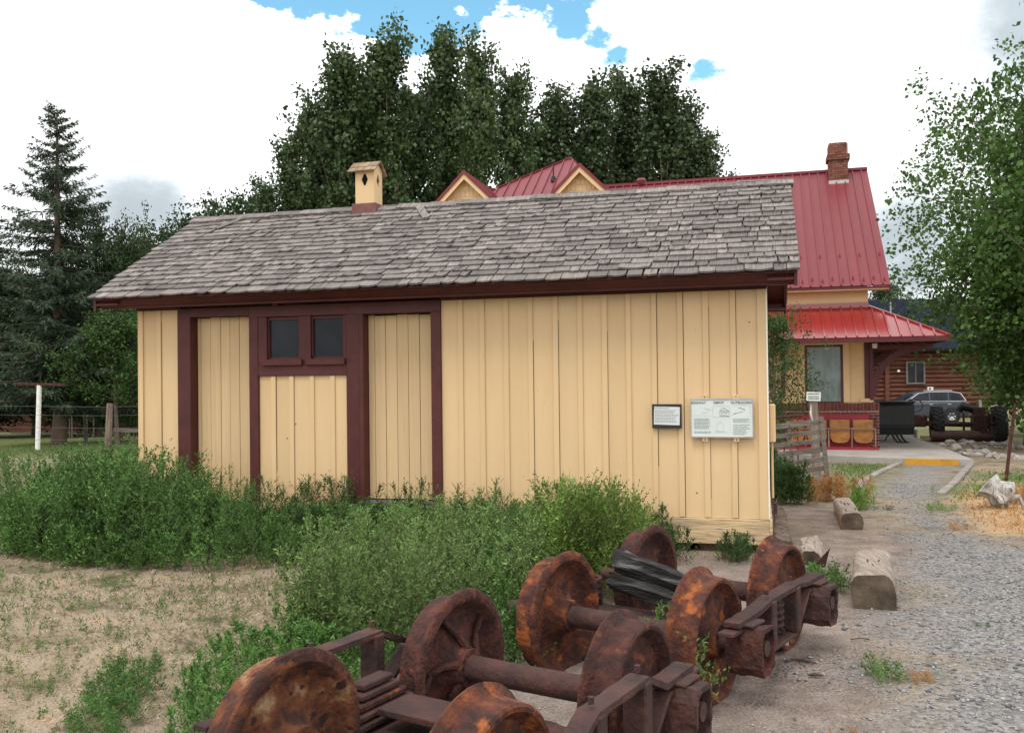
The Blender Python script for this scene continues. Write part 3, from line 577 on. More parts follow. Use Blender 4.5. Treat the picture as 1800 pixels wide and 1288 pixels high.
# --- two display boards screwed to the wall
def text(s, size, x, z, y, parent, m='ink'):
    c = bpy.data.curves.new('t', 'FONT'); c.body = s; c.size = size; c.align_x = 'CENTER'; c.align_y = 'CENTER'; c.extrude = 0; c.offset = size*.012
    t = bpy.data.objects.new('t', c); me = bpy.data.meshes.new_from_object(t); me.materials.append(MATS[m]) if not len(me.materials) else None
    me.materials.clear(); me.materials.append(MATS[m]); o = link('lettering', me, parent); o.rotation_euler = (math.pi/2, 0, 0); o.location = (x, y, z); bpy.data.objects.remove(t); return o
def text_lines(x0, x1, z0, z1, n, y, parent, m='ink_grey', ragged=.15, name='text_lines'):
    mb = MB(); h = (z0 - z1)/n
    for i in range(n):
        z = z0 - h*(i+.5); xe = x1 - (x1-x0)*random.random()*ragged; x = x0
        while x < xe:
            wl = random.uniform(.008, .026); q = min(x + wl, xe); mb.add([(x, y, z - h*.22), (q, y, z - h*.22), (q, y, z + h*.22), (x, y, z + h*.22)], [(0, 1, 2, 3)]); x = q + .005
    return mb.build(name, m, parent)
def display():
    bx0, bz1 = SH.px(1214, 700); bx1, bz0 = SH.px(1325, 769); bx1 -= .0
    t = thing('display_board', 'large aluminium framed history board with three printed columns on the shed wall', 'sign', SH.world(bx0, -.05, bz0), -YAW)
    W, Hh = bx1 - bx0, bz1 - bz0
    MB().box(.008, W - .008, .0, .012, .006, Hh - .006).build('panel', 'sign_white', t)
    for a in ((0, W, -.008, .015, Hh - .012, Hh), (0, W, -.010, .015, 0, .014), (0, .009, -.006, .015, .0145, Hh - .0125), (W - .009, W, -.006, .015, .0145, Hh - .0125)): MB().box(*a).build('frame_rail', 'aluminium', t)
    for x in (.23*W, .73*W):
        for z0, z1 in ((Hh, Hh + .03), (-.035, 0)): s_ = MB().box(x - .025, x + .025, .0, .045, z0, z1).build('bracket', 'cream', t); MB().tube([(x, -.005, (z0+z1)/2), (x, .001, (z0+z1)/2)], .006, 8).build('screw', 'iron_nail', s_)
    y = -.0025; s = W/.6
    text('RIDGWAY', .032*s, .125*W, Hh*.885, y, t); text('DEPOT', .032*s, .455*W, Hh*.885, y, t); text('OUTBUILDING', .032*s, .82*W, Hh*.885, y, t)
    text_lines(.06*W, .33*W, .50*Hh, .22*Hh, 8, y, t, 'ink_grey'); text_lines(.06*W, .33*W, .17*Hh, .11*Hh, 2, y, t, 'ink_grey', .05)
    text_lines(.68*W, .95*W, .50*Hh, .38*Hh, 4, y, t, 'ink_grey'); text_lines(.68*W, .95*W, .35*Hh, .07*Hh, 6, y, t, 'ink_grey', .4)
    def sketch(name, segs, x0, x1, z0, z1, m='ink_pale'):
        mb = MB()
        for (a, b, c, d, wd) in segs:
            p, q = Vector((x0 + (x1-x0)*a, y, z0 + (z1-z0)*b)), Vector((x0 + (x1-x0)*c, y, z0 + (z1-z0)*d)); n = (q-p).cross(Vector((0, 1, 0))).normalized()*wd
            mb.add([p - n, q - n, q + n, p + n], [(0, 1, 2, 3)])
        mb.build(name, m, t)
    fr = [(0, 0, 1, 0, .0008), (1, 0, 1, 1, .0008), (1, 1, 0, 1, .0008), (0, 1, 0, 0, .0008)]
    hut = fr + [(.4, .15, .4, .6, .001), (.4, .6, .65, .85, .002), (.65, .85, .95, .55, .003), (.4, .15, .95, .1, .004), (.95, .1, .95, .55, .001), (.5, .2, .5, .6, .001), (.6, .2, .6, .7, .001), (.7, .2, .7, .7, .001), (.8, .2, .8, .62, .001), (.45, .4, .9, .4, .001), (.42, .55, .95, .52, .0025)]
    sketch('sketch', hut, .36*W, .63*W, .52*Hh, .80*Hh, 'ink_grey')
    sketch('sketch', fr[:2] + [(.1, .1, .6, .1, .002), (.15, .1, .15, .6, .001), (.15, .6, .4, .85, .002), (.4, .85, .6, .55, .002), (.6, .1, .6, .55, .001), (.0, .0, .8, .05, .001)], .38*W, .63*W, .14*Hh, .46*Hh)
    sketch('sketch', fr[:1] + [(.5, .3, .7, .3, .002), (.6, .8, 1, .6, .002), (.7, .4, .8, .38, .002)], .05*W, .33*W, .56*Hh, .80*Hh)
    sketch('sketch', fr[1:3] + [(.35, .8, .7, .6, .003), (.7, .6, .68, .5, .002), (.1, .2, .6, .4, .002), (0, .1, .2, .2, .002)], .67*W, .95*W, .56*Hh, .82*Hh, 'ink_grey')
    a0, z1 = SH.px(1147, 710); a1, z0 = SH.px(1199, 752); W, Hh = a1 - a0, z1 - z0
    t2 = thing('notice_board', 'small black framed notice sheet hung beside the larger history board', 'sign', SH.world(a0, -.045, z0), -YAW)
    MB().box(.005, W - .005, .004, .03, .005, Hh - .005).build('backing', 'frame_black', t2)
    for a in ((0, W, -.008, .02, Hh - .016, Hh), (0, W, -.008, .02, 0, .022), (0, .012, -.006, .02, .0225, Hh - .0165), (W - .014, W, -.006, .02, .0225, Hh - .0165)): MB().box(*a).build('frame_rail', 'frame_black', t2)
    M = Matrix.Translation((W/2, 0, Hh/2)) @ Matrix.Rotation(.03, 4, 'Y'); p = MB().box(-W*.44, W*.44, .0, .003, -Hh*.36, Hh*.40, M).build('sheet', 'paper', t2)
    text_lines(.06*W, .6*W, Hh*.86, Hh*.80, 1, -.0015, t2, 'ink_grey', .05); text_lines(.10*W, .9*W, Hh*.77, Hh*.22, 9, -.0015, t2, 'ink_grey', .2)
display()
# ---------------------------------------------------------------- rail trucks in the foreground
WHEEL = [(.055, -.10), (.090, -.10), (.10, -.045), (.15, .002), (.23, .010), (.275, -.008), (.300, -.046), (.318, -.064), (.348, -.066), (.366, -.056), (.370, -.044), (.350, -.028), (.332, -.014), (.326, .040), (.322, .084), (.312, .092), (.296, .090), (.284, .070), (.262, .036), (.22, .030), (.14, .034), (.10, .055), (.09, .10), (.055, .10)]
NOISE = bpy.data.textures.new('corrosion', 'CLOUDS'); NOISE.noise_scale = .06; NOISE.noise_depth = 3
def corrode(o, k=.018, lv=3):
    a = o.modifiers.new('cuts', 'SUBSURF'); a.subdivision_type = 'SIMPLE'; a.levels = a.render_levels = lv
    d = o.modifiers.new('corrosion', 'DISPLACE'); d.texture = NOISE; d.strength = k; d.texture_coords = 'GLOBAL'; return o
def truck(label, loc, rz, mats, ribs, bar_h=.0, sink=.0, seed=1, timber=False, boxes=((1, -1), (1, 1)), left=False):
    rr = random.Random(seed); T = thing('rail_truck', label, 'rail truck', loc, rz, 'old rail trucks lying in the weeds'); WB, G, ZA = .56, .455, .315
    for iy in (-1, 1):
        MB().tube([(-.80, 0, 0), (-.70, 0, 0), (-.69, 0, 0), (-.56, 0, 0), (-.54, 0, 0), (-.2, 0, 0), (.2, 0, 0), (.54, 0, 0), (.56, 0, 0), (.69, 0, 0), (.70, 0, 0), (.80, 0, 0)], [.04, .04, .046, .046, .066, .060, .060, .066, .046, .046, .04, .04], 20).build('axle', 'rust_dark', T, smooth=True).location = (0, iy*WB, ZA)
        for ix in (-1, 1):
            q = MB().lathe(WHEEL, 110, None, ix, .006); w_ = q.build('wheel', mats[(ix, iy)], T, smooth=True); w_.location = (ix*G, iy*WB, ZA); w_.rotation_euler = (rr.random()*6, 0, 0)
            if (ix, iy) in ribs:
                for k in range(5):
                    t = .5 + 2*math.pi*k/5; pts = [Vector((-ix*(.075, .030, .006, .03)[i], math.cos(t + .2*i)*r_, math.sin(t + .2*i)*r_)) for i, r_ in enumerate((.08, .15, .21, .285))]
                    MB().tube(pts, [.022, .018, .016, .014], 8).build('rib', mats[(ix, iy)], w_, smooth=True)
    XJ = .665
    for ix in ((-1, 1) if left else (1,)):
        ye = .70 if ix > 0 else .42; arch = [(XJ*ix, -ye, .445), (XJ*ix, -.40, .45), (XJ*ix, -.22, .53 + bar_h), (XJ*ix, .22, .53 + bar_h), (XJ*ix, .40, .45), (XJ*ix, ye, .445)]
        m = MB()
        for a, b in zip(arch[:-1], arch[1:]): m.beam(Vector(a) - (Vector(b)-Vector(a)).normalized()*.004, Vector(b) + (Vector(b)-Vector(a)).normalized()*.004, .085, .026)
        corrode(m.build('arch_bar', 'rust_dark', T), .012, 3)
        low = [(XJ*ix, -.78, .415), (XJ*ix, -.44, .40), (XJ*ix, -.2, .20), (XJ*ix, .2, .20), (XJ*ix, .44, .40), (XJ*ix, .78, .415)]
        m = MB()
        for a, b in zip(low[:-1], low[1:]): m.beam(Vector(a) - (Vector(b)-Vector(a)).normalized()*.004, Vector(b) + (Vector(b)-Vector(a)).normalized()*.004, .08, .022)
        m.build('lower_arch_bar', 'rust_dark', T, bevel=.004)
        for iy in (-1, 1):
            MB().box(XJ*ix - .05, XJ*ix + .05, iy*.20 - .035, iy*.20 + .035, .21, .53 + bar_h).build('column', 'rust_dark', T, bevel=.008)
            for yy in (.20,): MB().tube([(XJ*ix, iy*yy, (.56 + bar_h) if yy < .5 else .455), (XJ*ix, iy*yy, (.585 + bar_h) if yy < .5 else .485)], .013, 6).build('bolt', 'rust_dark', T)
    for ix, iy in boxes:                                    # open-fronted journal boxes outboard of the wheels
        Mx = Matrix.Translation((XJ*ix + .05*ix, iy*WB, .30)) @ Matrix.Rotation(rr.uniform(-.06, .06), 4, 'X'); c = Matrix.Diagonal((ix, 1, 1, 1))
        m = MB(); pro = [(-.105, -.10), (-.115, .06), (-.085, .125), (.085, .125), (.115, .06), (.105, -.10), (.06, -.15), (-.06, -.15)]; th = .82
        n = len(pro); vs = [Mx @ c @ Vector((x, y*s_, z*s_ + (.012 if s_ < 1 else 0))) for x, s_ in ((-.10, .9), (.09, .88), (.09, .70), (-.06, .62)) for y, z in pro]
        fs = [(k*n + i, k*n + (i+1) % n, (k+1)*n + (i+1) % n, (k+1)*n + i) for k in range(3) for i in range(n)] + [tuple(range(n-1, -1, -1)), tuple(3*n + i for i in range(n))]
        if ix < 0: fs = [f_[::-1] for f_ in fs]
        j = m.add(vs, fs).build('journal_box', 'rust' if iy < 0 else 'rust_dark', T); corrode(j, .024, 4)
        MB().box(-.05, .04, -.09, .09, .122, .14, Mx @ c).build('wedge', 'rust_dark', j, bevel=.006)
    # spring plank across the middle, coil springs on it
    MB().box(-.62, .62, -.13, .13, .20, .225).build('spring_plank', 'rust_dark', T, bevel=.004)
    for ix in (-1, 1) if timber else ():
        for iy in (-.07, .07):
            pts = [(ix*.60 + math.cos(t)*.055, iy + math.sin(t)*.055, .235 + .17*t/(2*math.pi*4.5)) for t in np.linspace(0, 2*math.pi*4.5, 54)]
            MB().tube(pts, .0145, 6).build('coil_spring', 'rust_dark', T, smooth=True)
    if timber:
        for (a, b, wd, hg, k) in (((-.46, .14, .52), (.42, .04, .36), .12, .13, 0), ((-.44, .02, .40), (.30, -.02, .30), .08, .10, 3), ((-.5, .24, .36), (.2, .2, .29), .05, .06, 7), ((-.42, .20, .55), (-.1, .1, .47), .05, .05, 12)):
            m = MB(); n = 22; A, B = Vector(a), Vector(b); vs = []; seg = 14
            for i in range(n+1):
                t = i/n; p = A.lerp(B, t); tp = 1 - .55*max(0, t - .45)/.55
                for s_ in range(seg):
                    an = 2*math.pi*s_/seg; r_ = 1 + .7*mnoise.noise((math.cos(an)*2.2 + k, math.sin(an)*2.2, t*1.3 + k)) + .4*mnoise.noise((math.cos(an)*6, math.sin(an)*6, t*2 + k))
                    vs.append(p + Vector((0, math.cos(an)*wd/2*r_*tp, math.sin(an)*hg/2*r_*tp)))
            fs = [(i*seg + s_, i*seg + (s_+1) % seg, (i+1)*seg + (s_+1) % seg, (i+1)*seg + s_) for i in range(n) for s_ in range(seg)] + [tuple(range(seg-1, -1, -1)), tuple(n*seg + s_ for s_ in range(seg))]
            m.add(vs, fs).build('bolster_timber', 'char', T, smooth=True)
    else:
        for k in range(5): MB().box(-.60 + .015*k, -.40 - .015*k, -.22 + .03*k, .22 - .03*k, .24 + .035*k, .268 + .035*k).build('leaf_spring', 'rust' if k == 2 else 'rust_dark', T, bevel=.006)
        MB().box(-.38, .50, -.11, .11, .30, .33).build('bolster_plate', 'rust_dark', T, bevel=.004)
        for ix in (1,):
            bm_ = MB(); bm_.beam((ix*.52, -.30, .30), (ix*.50, .32, .40), .05, .07); bm_.build('brake_hanger', 'rust_dark', T, bevel=.006)
            MB().lathe([(.01, -.05), (.10, -.05), (.10, -.015), (.085, -.015), (.085, .015), (.10, .015), (.10, .05), (.01, .05)], 20, Matrix.Translation((ix*.42, -.16, .36)) @ Matrix.Rotation(math.pi/2, 4, 'Y')).build('spring_cap', 'rust', T)
        MB().tube([(-.4, .25, .22), (0, .30, .24), (.4, .26, .2)], .018, 8).build('brake_rod', 'rust_dark', T)
        MB().tube([(-.25, .56, .30), (-.25, .50, .20), (-.22, .44, .06)], .02, 8).build('hanger_rod', 'rust_dark', T)
    return T
truck('near rail truck of rusty wheels with two bare axles and flat arch bars', (-.20, 3.72, 0), R(-31.5), {(-1, -1): 'rust_patch', (1, -1): 'rust_bright', (-1, 1): 'rust', (1, 1): 'rust'}, {(-1, 1)}, .0, seed=3, left=True)
truck('rusty rail truck with charred timber pieces lying between its wheels, beside the shed corner', (.955, 5.56, 0), R(-35.5), {(-1, -1): 'rust_bright', (1, -1): 'rust_bright', (-1, 1): 'rust', (1, 1): 'rust_bright'}, set(), -.06, seed=8, timber=True)
# pipe stub and small scraps
p = gnd(1375, 1140); m = MB(); m.tube([(0, 0, -.02), (0, 0, .09), (0, 0, .091), (0, 0, .125)], [.04, .04, .055, .055], 16); o = m.build('pipe_stub', 'grey_pipe', smooth=True); o.location = p; tag(o, 'short pale capped pipe standing under the arch bar of the rail truck', 'pipe')
for i, (x, y, ln, a, lb) in enumerate(((1412, 1165, .16, -.6, 'dark wood splinter lying on the dirt beside the rail truck'), (1434, 1190, .09, -.15, 'short dark wood chip on the dirt between truck and gravel'), (1262, 1238, .12, -.25, 'thin dark twig on the dirt below the arch bar'), (1512, 1126, .12, .05, 'thin dark twig on the dirt in front of the squared log'))):
    p = gnd(x, y); o = MB().tube([(-ln/2, 0, 0), (0, .006, .004), (ln/2, -.004, 0)], [.004, .011 if i < 2 else .004, .004], 6).build('wood_splinter', 'log_bark'); o.location = p + Vector((0, 0, .012)); o.rotation_euler = (0, 0, a); tag(o, lb, 'wood scrap')

# ---------------------------------------------------------------- logs and stumps
def log(name, label, a, b, wd, hg, m_top, m_end, flat=.75, seed=0, rough=.06, cat='log', taper=1.0, z0=0.):
    T = thing(name, label, cat, a); A, B = Vector((0, 0, 0)), Vector(b) - Vector(a); n = 18; seg = 24; vs = []; d = B.normalized(); sd_ = d.cross(Vector((0, 0, 1))).normalized(); up = sd_.cross(d)
    for i in range(n+1):
        t = i/n; k = 1 + (taper - 1)*t
        for s_ in range(seg):
            an = 2*math.pi*s_/seg; c_, q_ = math.cos(an), math.sin(an); e = 2/(2 + 2*flat); c_ = math.copysign(abs(c_)**e, c_); q_ = math.copysign(abs(q_)**e, q_)
            r_ = 1 + rough*2*mnoise.noise((c_*1.3 + seed, q_*1.3, t*2 + seed)) + rough*mnoise.noise((c_*5 + seed, q_*5, t*4))
            off = 0
            vs.append(A.lerp(B, t) + d*off + sd_*c_*wd/2*r_*k + up*(q_*hg/2*r_*k + hg/2 - .03 + z0))
    fs = [(i*seg + s_, (i*seg + (s_+1) % seg), (i+1)*seg + (s_+1) % seg, (i+1)*seg + s_) for i in range(n) for s_ in range(seg)]
    MB().add(vs, fs).build('trunk', m_top, T, smooth=True)
    for i, nm in ((0, 'end_grain'), (n, 'end_grain')):
        ring = [vs[i*seg + s_] for s_ in range(seg)]; c_ = sum(ring, Vector())/seg; f_ = [(s_, (s_+1) % seg, seg) for s_ in range(seg)]
        if i == 0: f_ = [q[::-1] for q in f_]
        MB().add(ring + [c_], f_).build(nm, m_end, T)
    for k in range(5):                                        # drying cracks along the top
        x = random.uniform(-.3, .3); t0 = random.random()*.6; t1 = t0 + random.uniform(.15, .35)
        pts = [A.lerp(B, t0 + (t1-t0)*j/4) + sd_*(x*wd + random.uniform(-.008, .008)) + up*(hg*1.0*(1 - .10*abs(x)) - .03 + z0) for j in range(5)]
        MB().tube(pts, [.001, .007, .009, .007, .001], 5).build('crack', 'iron_nail', T) if flat > .6 else None
    return T
g1 = gnd(1530, 1074); log('squared_log', 'thick pale squared log lying beside the gravel drive', (g1.x + .02, g1.y, 0), (2.96, 7.52, 0), .30, .29, 'log_top', 'log_end', .9, 2)
g1 = gnd(1498, 931); log('cut_log', 'short cracked grey log lying at the edge of the gravel path', (g1.x, g1.y, gz(g1.y)), (4.22, 11.7, gz(11.7)), .235, .215, 'log_top', 'log_end', .62, 5)
g1 = gnd(1377, 976); log('rotten_log', 'dark rotten log lying along the shed end wall', (g1.x, g1.y, 0), (g1.x + .62, g1.y + 2.4, -.02), .19, .19, 'log_bark', 'log_end', .3, 9, .22)
g1 = gnd(1425, 992); log('split_log', 'split bark covered log tilted up from the dirt near the shed corner', (g1.x, g1.y, -.02), (g1.x + .12, g1.y + .34, .06), .18, .18, 'log_top', 'log_end', .2, 12, .2)
g1 = gnd(1440, 1000); o = MB().prism([(-.11, 0, 0), (.05, 0, .02), (.09, 0, .20), (-.01, 0, .07)], (0, .014, 0)).build('rusty_plate', 'rust_dark'); o.location = (g1.x, g1.y, 0); o.rotation_euler = (.25, 0, -.3); tag(o, 'bent rusty steel plate propped against the split log', 'scrap metal')
def stump():
    g1 = gnd(1762, 893); T = thing('driftwood_stump', 'bleached grey weathered stump lying in orange dry grass', 'stump', g1); seg, n = 28, 22; vs = []
    A, B = Vector((.05, -.05, .10)), Vector((-.16, .10, .31)); d = (B-A).normalized(); sd_ = d.cross(Vector((0, 1, 0))).normalized(); up = sd_.cross(d)
    for i in range(n+1):
        t = i/n
        for s_ in range(seg):
            an = 2*math.pi*s_/seg; c_, q_ = math.cos(an), math.sin(an); base = .105 + .075*t + .03*math.sin(t*7)
            r_ = base*(1 + .55*mnoise.noise((c_*1.6, q_*1.6, t*1.5)) + .22*mnoise.noise((c_*5, q_*5, t*2)))*(1 if .04 < t < .96 else .55)
            vs.append(A.lerp(B, t) + sd_*c_*r_*1.15 + up*q_*r_)
    fs = [(i*seg + s_, i*seg + (s_+1) % seg, (i+1)*seg + (s_+1) % seg, (i+1)*seg + s_) for i in range(n) for s_ in range(seg)] + [tuple(range(seg-1, -1, -1)), tuple(n*seg + s_ for s_ in range(seg))]
    MB().add(vs, fs).build('trunk', 'drift', T, smooth=True)
    MB().tube([(.03, -.02, .12), (.18, -.06, .16), (.24, -.08, .02)], [.05, .035, .02], 8).build('root', 'drift', T, smooth=True)
    MB().tube([(.0, .0, .1), (.1, .1, .1), (.16, .2, -.02)], [.06, .04, .025], 8).build('root', 'drift', T, smooth=True)
stump()
a_, b_ = gnd(1766, 850), atY(1784, 712, gnd(1766, 850).y); o = MB().beam((0, 0, -.1), b_ - a_, .045, .03, (0, 1, 0)).build('fence_post', 'rust'); o.location = a_; tag(o, 'thin leaning rusty steel post beyond the grey stump', 'post')

# ---------------------------------------------------------------- slatted gate, its post and sign
def gate():
    g0 = gnd(1460, 848); T = thing('slat_gate', 'weathered grey wooden slat gate leaning beside the shed', 'gate', g0, 0); W = 1.25; H_ = 1.14; pass
    M = Matrix.Rotation(.10, 4, 'Z') @ Matrix.Rotation(R(-5.2), 4, 'Y')
    for k in range(7):
        z = .06 + k*.158; hg = .09 - .008*(k % 3); MB().box(-W + .03*(k % 2), -.02, -.012, .012, z, z + hg, M).build('slat', 'wood_grey', T, bevel=.003)
    MB().box(-.10, -.02, -.034, -.0125, -.02, H_, Matrix.Rotation(.10, 4, 'Z') @ Matrix.Rotation(R(-5), 4, 'Y')).build('stile', 'wood_grey', T, bevel=.003)
    MB().box(-.66, -.60, .013, .033, .0, 1.12, M).build('stile', 'wood_grey', T, bevel=.003)
    for k in range(7):
        for x in (-.06, -.63): z = .06 + k*.158 + .04; p = M @ Vector((x, -.014, z)); MB().tube([p, p + Vector((0, -.022, 0))], .008, 6).build('bolt', 'iron_nail', T)
    gp = gnd(1441, 835); p = thing('gate_post', 'thick weathered wooden gate post with flaking paint behind the slat gate', 'post', gp + Vector((0, .12, 0)))
    zt = atY(1437, 704, gp.y).z - gp.z; MB().tube([(-.02, 0, -.1), (-.03, 0, .5), (-.05, 0, zt*.75), (-.055, 0, zt + .02)], [.085, .08, .085, .08], 12).build('shaft', 'wood_post', p, smooth=True)
    MB().tube([(-.115, -.05, zt*.95), (-.13, -.05, zt*.83), (-.09, -.07, zt*.7)], [.01, .02, .008], 6).build('paint_flake', 'white_paint', p)
    s0 = atY(1418, 704, gp.y); s1 = atY(1443, 688, gp.y); W, H_ = s1.x - s0.x, s1.z - s0.z
    S = thing('post_sign', 'small white sign with red heading fixed to the top of the gate post', 'sign', s0 + Vector((0, .02, 0))); M = Matrix.Rotation(.05, 4, 'Y')
    MB().box(0, W, 0, .008, 0, H_, M).build('plate', 'sign_white', S)
    text_lines(.08*W, .92*W, H_*.88, H_*.62, 1, -.003, S, 'ink_red', .0, 'heading'); text_lines(.14*W, .9*W, H_*.55, H_*.10, 2, -.003, S, 'ink', .05)
    r_ = thing('pipe_railing', 'thin dark steel railing standing behind the slat gate', 'railing', gp + Vector((0, .9, 0)))
    for k in range(5): MB().tube([(-1.2 + .27*k, 0, 0), (-1.2 + .27*k, 0, 1.0)], .014, 6).build('bar', 'rust_dark', r_)
    MB().tube([(-1.35, 0, 1.0), (-.02, 0, 1.08)], .02, 8).build('top_rail', 'rust_dark', r_)
gate()

# ---------------------------------------------------------------- depot behind
ZP = gz(21) + .17                                           # platform level
def onz(x, y, z): r = ray(x, y); return Vector((0, 0, EYE)) + r*((z - EYE)/r.z)
c0 = onz(1541, 787, ZP); DE = Frame(c0.x, c0.y, ZP, YAW)
def slab():
    f = [onz(x, y, ZP) for x, y in ((1330, 797), (1460, 801), (1590, 806), (1712, 808), (1668, 790), (1600, 766))]
    pts = [Vector((p.x, p.y, ZP)) for p in f] + [DE.world(2.3, 9, 0), DE.world(-14, 9, 0), DE.world(-14, -1.2, 0)]
    o = MB().prism([(p.x, p.y, ZP - .4) for p in pts], (0, 0, .4)).build('platform', 'concrete'); o['kind'] = 'structure'
    a, b = f[2], f[3]; d = (b - a); n = Vector((d.y, -d.x, 0)).normalized()
    y0 = a; y1 = a + d*.78; m = MB(); m.prism([y0 + n*.002 + Vector((0, 0, -.16)), y1 + n*.002 + Vector((0, 0, -.16)), y1 + n*.03 + Vector((0, 0, -.16)), y0 + n*.03 + Vector((0, 0, -.16))], (0, 0, .165)); o = m.build('kerb', 'yellow_paint'); o['kind'] = 'structure'
    # concrete edgings of the gravel path
    for nm, ps in (('edging', ((1590, 812), (1572, 820), (1545, 832), (1520, 846), (1506, 860))), ('edging', ((1706, 818), (1690, 836), (1676, 852), (1655, 870)))):
        q = [gnd(x, y) for x, y in ps]; m = MB(); wd = .12
        for a, b in zip(q[:-1], q[1:]): m.beam(Vector((a.x, a.y, gz(a.y) + .0)), Vector((b.x, b.y, gz(b.y) + .0)) + (b-a).normalized()*.05, wd, .10)
        o = m.build(nm, 'concrete_old', bevel=.01); o['kind'] = 'structure'
slab()
depot = thing('depot', 'cream railway depot with red metal roofs, brick base and deep bracketed eaves', 'building', DE.o, -YAW)
def dpx(x, y, wd=0.): return DE.px(x, y, wd)
WR = dpx(1527, 650)[0]; WL = -11.6; BZ = dpx(1440, 707)[1]; Z1 = dpx(1450, 541)[1]; O_ = 1.55; ZPE = dpx(1450, 594, -O_)[1]; ZU = dpx(1480, 503, -.45)[1]; XU = dpx(1566, 503, -.45)[0]
SR = 4.5; ZRG = dpx(1530, 297, SR - .45)[1]; DD = 2*(SR - .45)
def clap(x0, x1, z0, z1, y=0.):
    m = MB(); n = max(1, round((z1-z0)/.115)); h = (z1-z0)/n
    for i in range(n): m.cur = random.random() + .001; m.add([(x0, y - .018, z0 + h*i), (x1, y - .018, z0 + h*i), (x1, y - .003, z0 + h*(i+1)), (x0, y - .003, z0 + h*(i+1)), (x0, y, z0 + h*i), (x1, y, z0 + h*i)], [(0, 1, 2, 3), (4, 5, 1, 0)])
    return m.build('clapboards', 'cream', depot, kind='stuff')
box('wall', 'cream', depot, WL, WR, .0, .2, 0, ZU + .3); box('wall', 'cream', depot, WR - .2, WR, .201, DD, 0, ZU + .3); box('wall', 'cream', depot, WL, WL + .2, .201, DD, 0, ZU); box('wall', 'cream', depot, WL + .2, WR - .2, DD - .2, DD, 0, ZU)
wx0, wx1 = dpx(1417, 660)[0], dpx(1480, 660)[0]; wz0, wz1 = BZ + .02, dpx(1450, 606)[1]
clap(WL, wx0 - .19, BZ, Z1 - .02); clap(wx1 + .19, WR - .0, BZ, Z1 - .02); clap(wx0 - .19, wx1 + .19, wz1 + .1, Z1 - .02); clap(WL, WR + .01, Z1, ZU + .02)
wn = box('window', 'maroon_gloss', depot, wx0 - .03, wx1 + .03, -.03, .02, wz0 - .05, wz0)
for a in ((wx0 - .03, wx0 + .03, -.03, .02, wz0, wz1), (wx1 - .03, wx1 + .03, -.03, .02, wz0, wz1), (wx0 + .031, wx1 - .031, -.03, .02, wz1 - .05, wz1)): box('sash', 'maroon_gloss', wn, *a)
cu = MB(); nn = 16; vs = []
for i in range(nn+1):
    x = wx0 + (wx1-wx0)*i/nn
    for z in (wz0, wz1): vs.append((x, -.006 - .004*math.sin(i*2.4), z))
cu.add(vs, [(2*i, 2*i+2, 2*i+3, 2*i+1) for i in range(nn)]); cu.build('curtain', 'curtain', wn, smooth=True)
def glass(name, parent, x0, x1, y, z0, z1):
    if 'clear_glass' not in MATS:
        m = bpy.data.materials.new('clear_glass'); m.use_nodes = True; nt = m.node_tree; nt.nodes.clear(); o = nt.nodes.new('ShaderNodeOutputMaterial'); t = nt.nodes.new('ShaderNodeBsdfTransparent'); g = nt.nodes.new('ShaderNodeBsdfGlossy'); g.inputs['Roughness'].default_value = .03; mx = nt.nodes.new('ShaderNodeMixShader'); lw = nt.nodes.new('ShaderNodeFresnel'); lw.inputs[0].default_value = 1.5
        nt.links.new(lw.outputs[0], mx.inputs[0]); nt.links.new(t.outputs[0], mx.inputs[1]); nt.links.new(g.outputs[0], mx.inputs[2]); nt.links.new(mx.outputs[0], o.inputs[0]); MATS['clear_glass'] = m
    return MB().add([(x0, y, z0), (x1, y, z0), (x1, y, z1), (x0, y, z1)], [(0, 1, 2, 3)]).build(name, 'clear_glass', parent)
glass('pane', wn, wx0 + .03, wx1 - .03, -.016, wz0, wz1 - .05)
for a in ((wx0 - .18, wx0 - .031, -.032, .01, BZ, wz1 + .09), (wx1 + .031, wx1 + .18, -.032, .01, BZ, wz1 + .09), (wx0 - .03, wx1 + .03, -.034, .01, wz1, wz1 + .09)): box('window_casing', 'cream', depot, *a)
box('corner_board', 'maroon_gloss', depot, WR - .10, WR + .012, -.035, .1, BZ + .05, Z1 - .05); box('shutter', 'maroon_gloss', depot, dpx(1373, 660)[0], dpx(1380, 660)[0], -.06, -.02, dpx(1376, 697)[1], Z1 - .1)
box('corner_plinth', 'cream', depot, WR - .20, WR + .09, -.07, .1, BZ + .001, BZ + .09)
# brick base
def bricks(name, x0, x1, z0, z1, y, wd, hg, m, parent, gap=.02, depth=.03, stagger=True):
    q = MB(); r_ = 0; z = z0
    while z < z1 - .01:
        h = min(hg, z1 - z - gap/2); x = x0 - (wd/2 if stagger and r_ % 2 else 0)
        while x < x1 - .01:
            a, b = max(x, x0), min(x + wd, x1); q.cur = random.random() + .001
            if b - a > .03: q.box(a + gap/2, b - gap/2, y - depth, y + .01, z + gap/2, z + h - gap/2)
            x += wd
        z += hg; r_ += 1
    return q.build(name, m, parent, kind='stuff')
box('mortar_wall', 'mortar', depot, WL, .06, -.10, -.021, 0, BZ - .02)
box('mortar_wall', 'mortar', depot, WR + .013, .06, -.0205, 3, 0, BZ - .02)
bricks('soldier_course', WL + 4, .08, BZ - .215, BZ + .0, -.11, .085, .215, 'brick', depot, stagger=False)
bricks('brick_courses', WL + 4, .07, .0, BZ - .22, -.10, .215, .075, 'brick', depot)
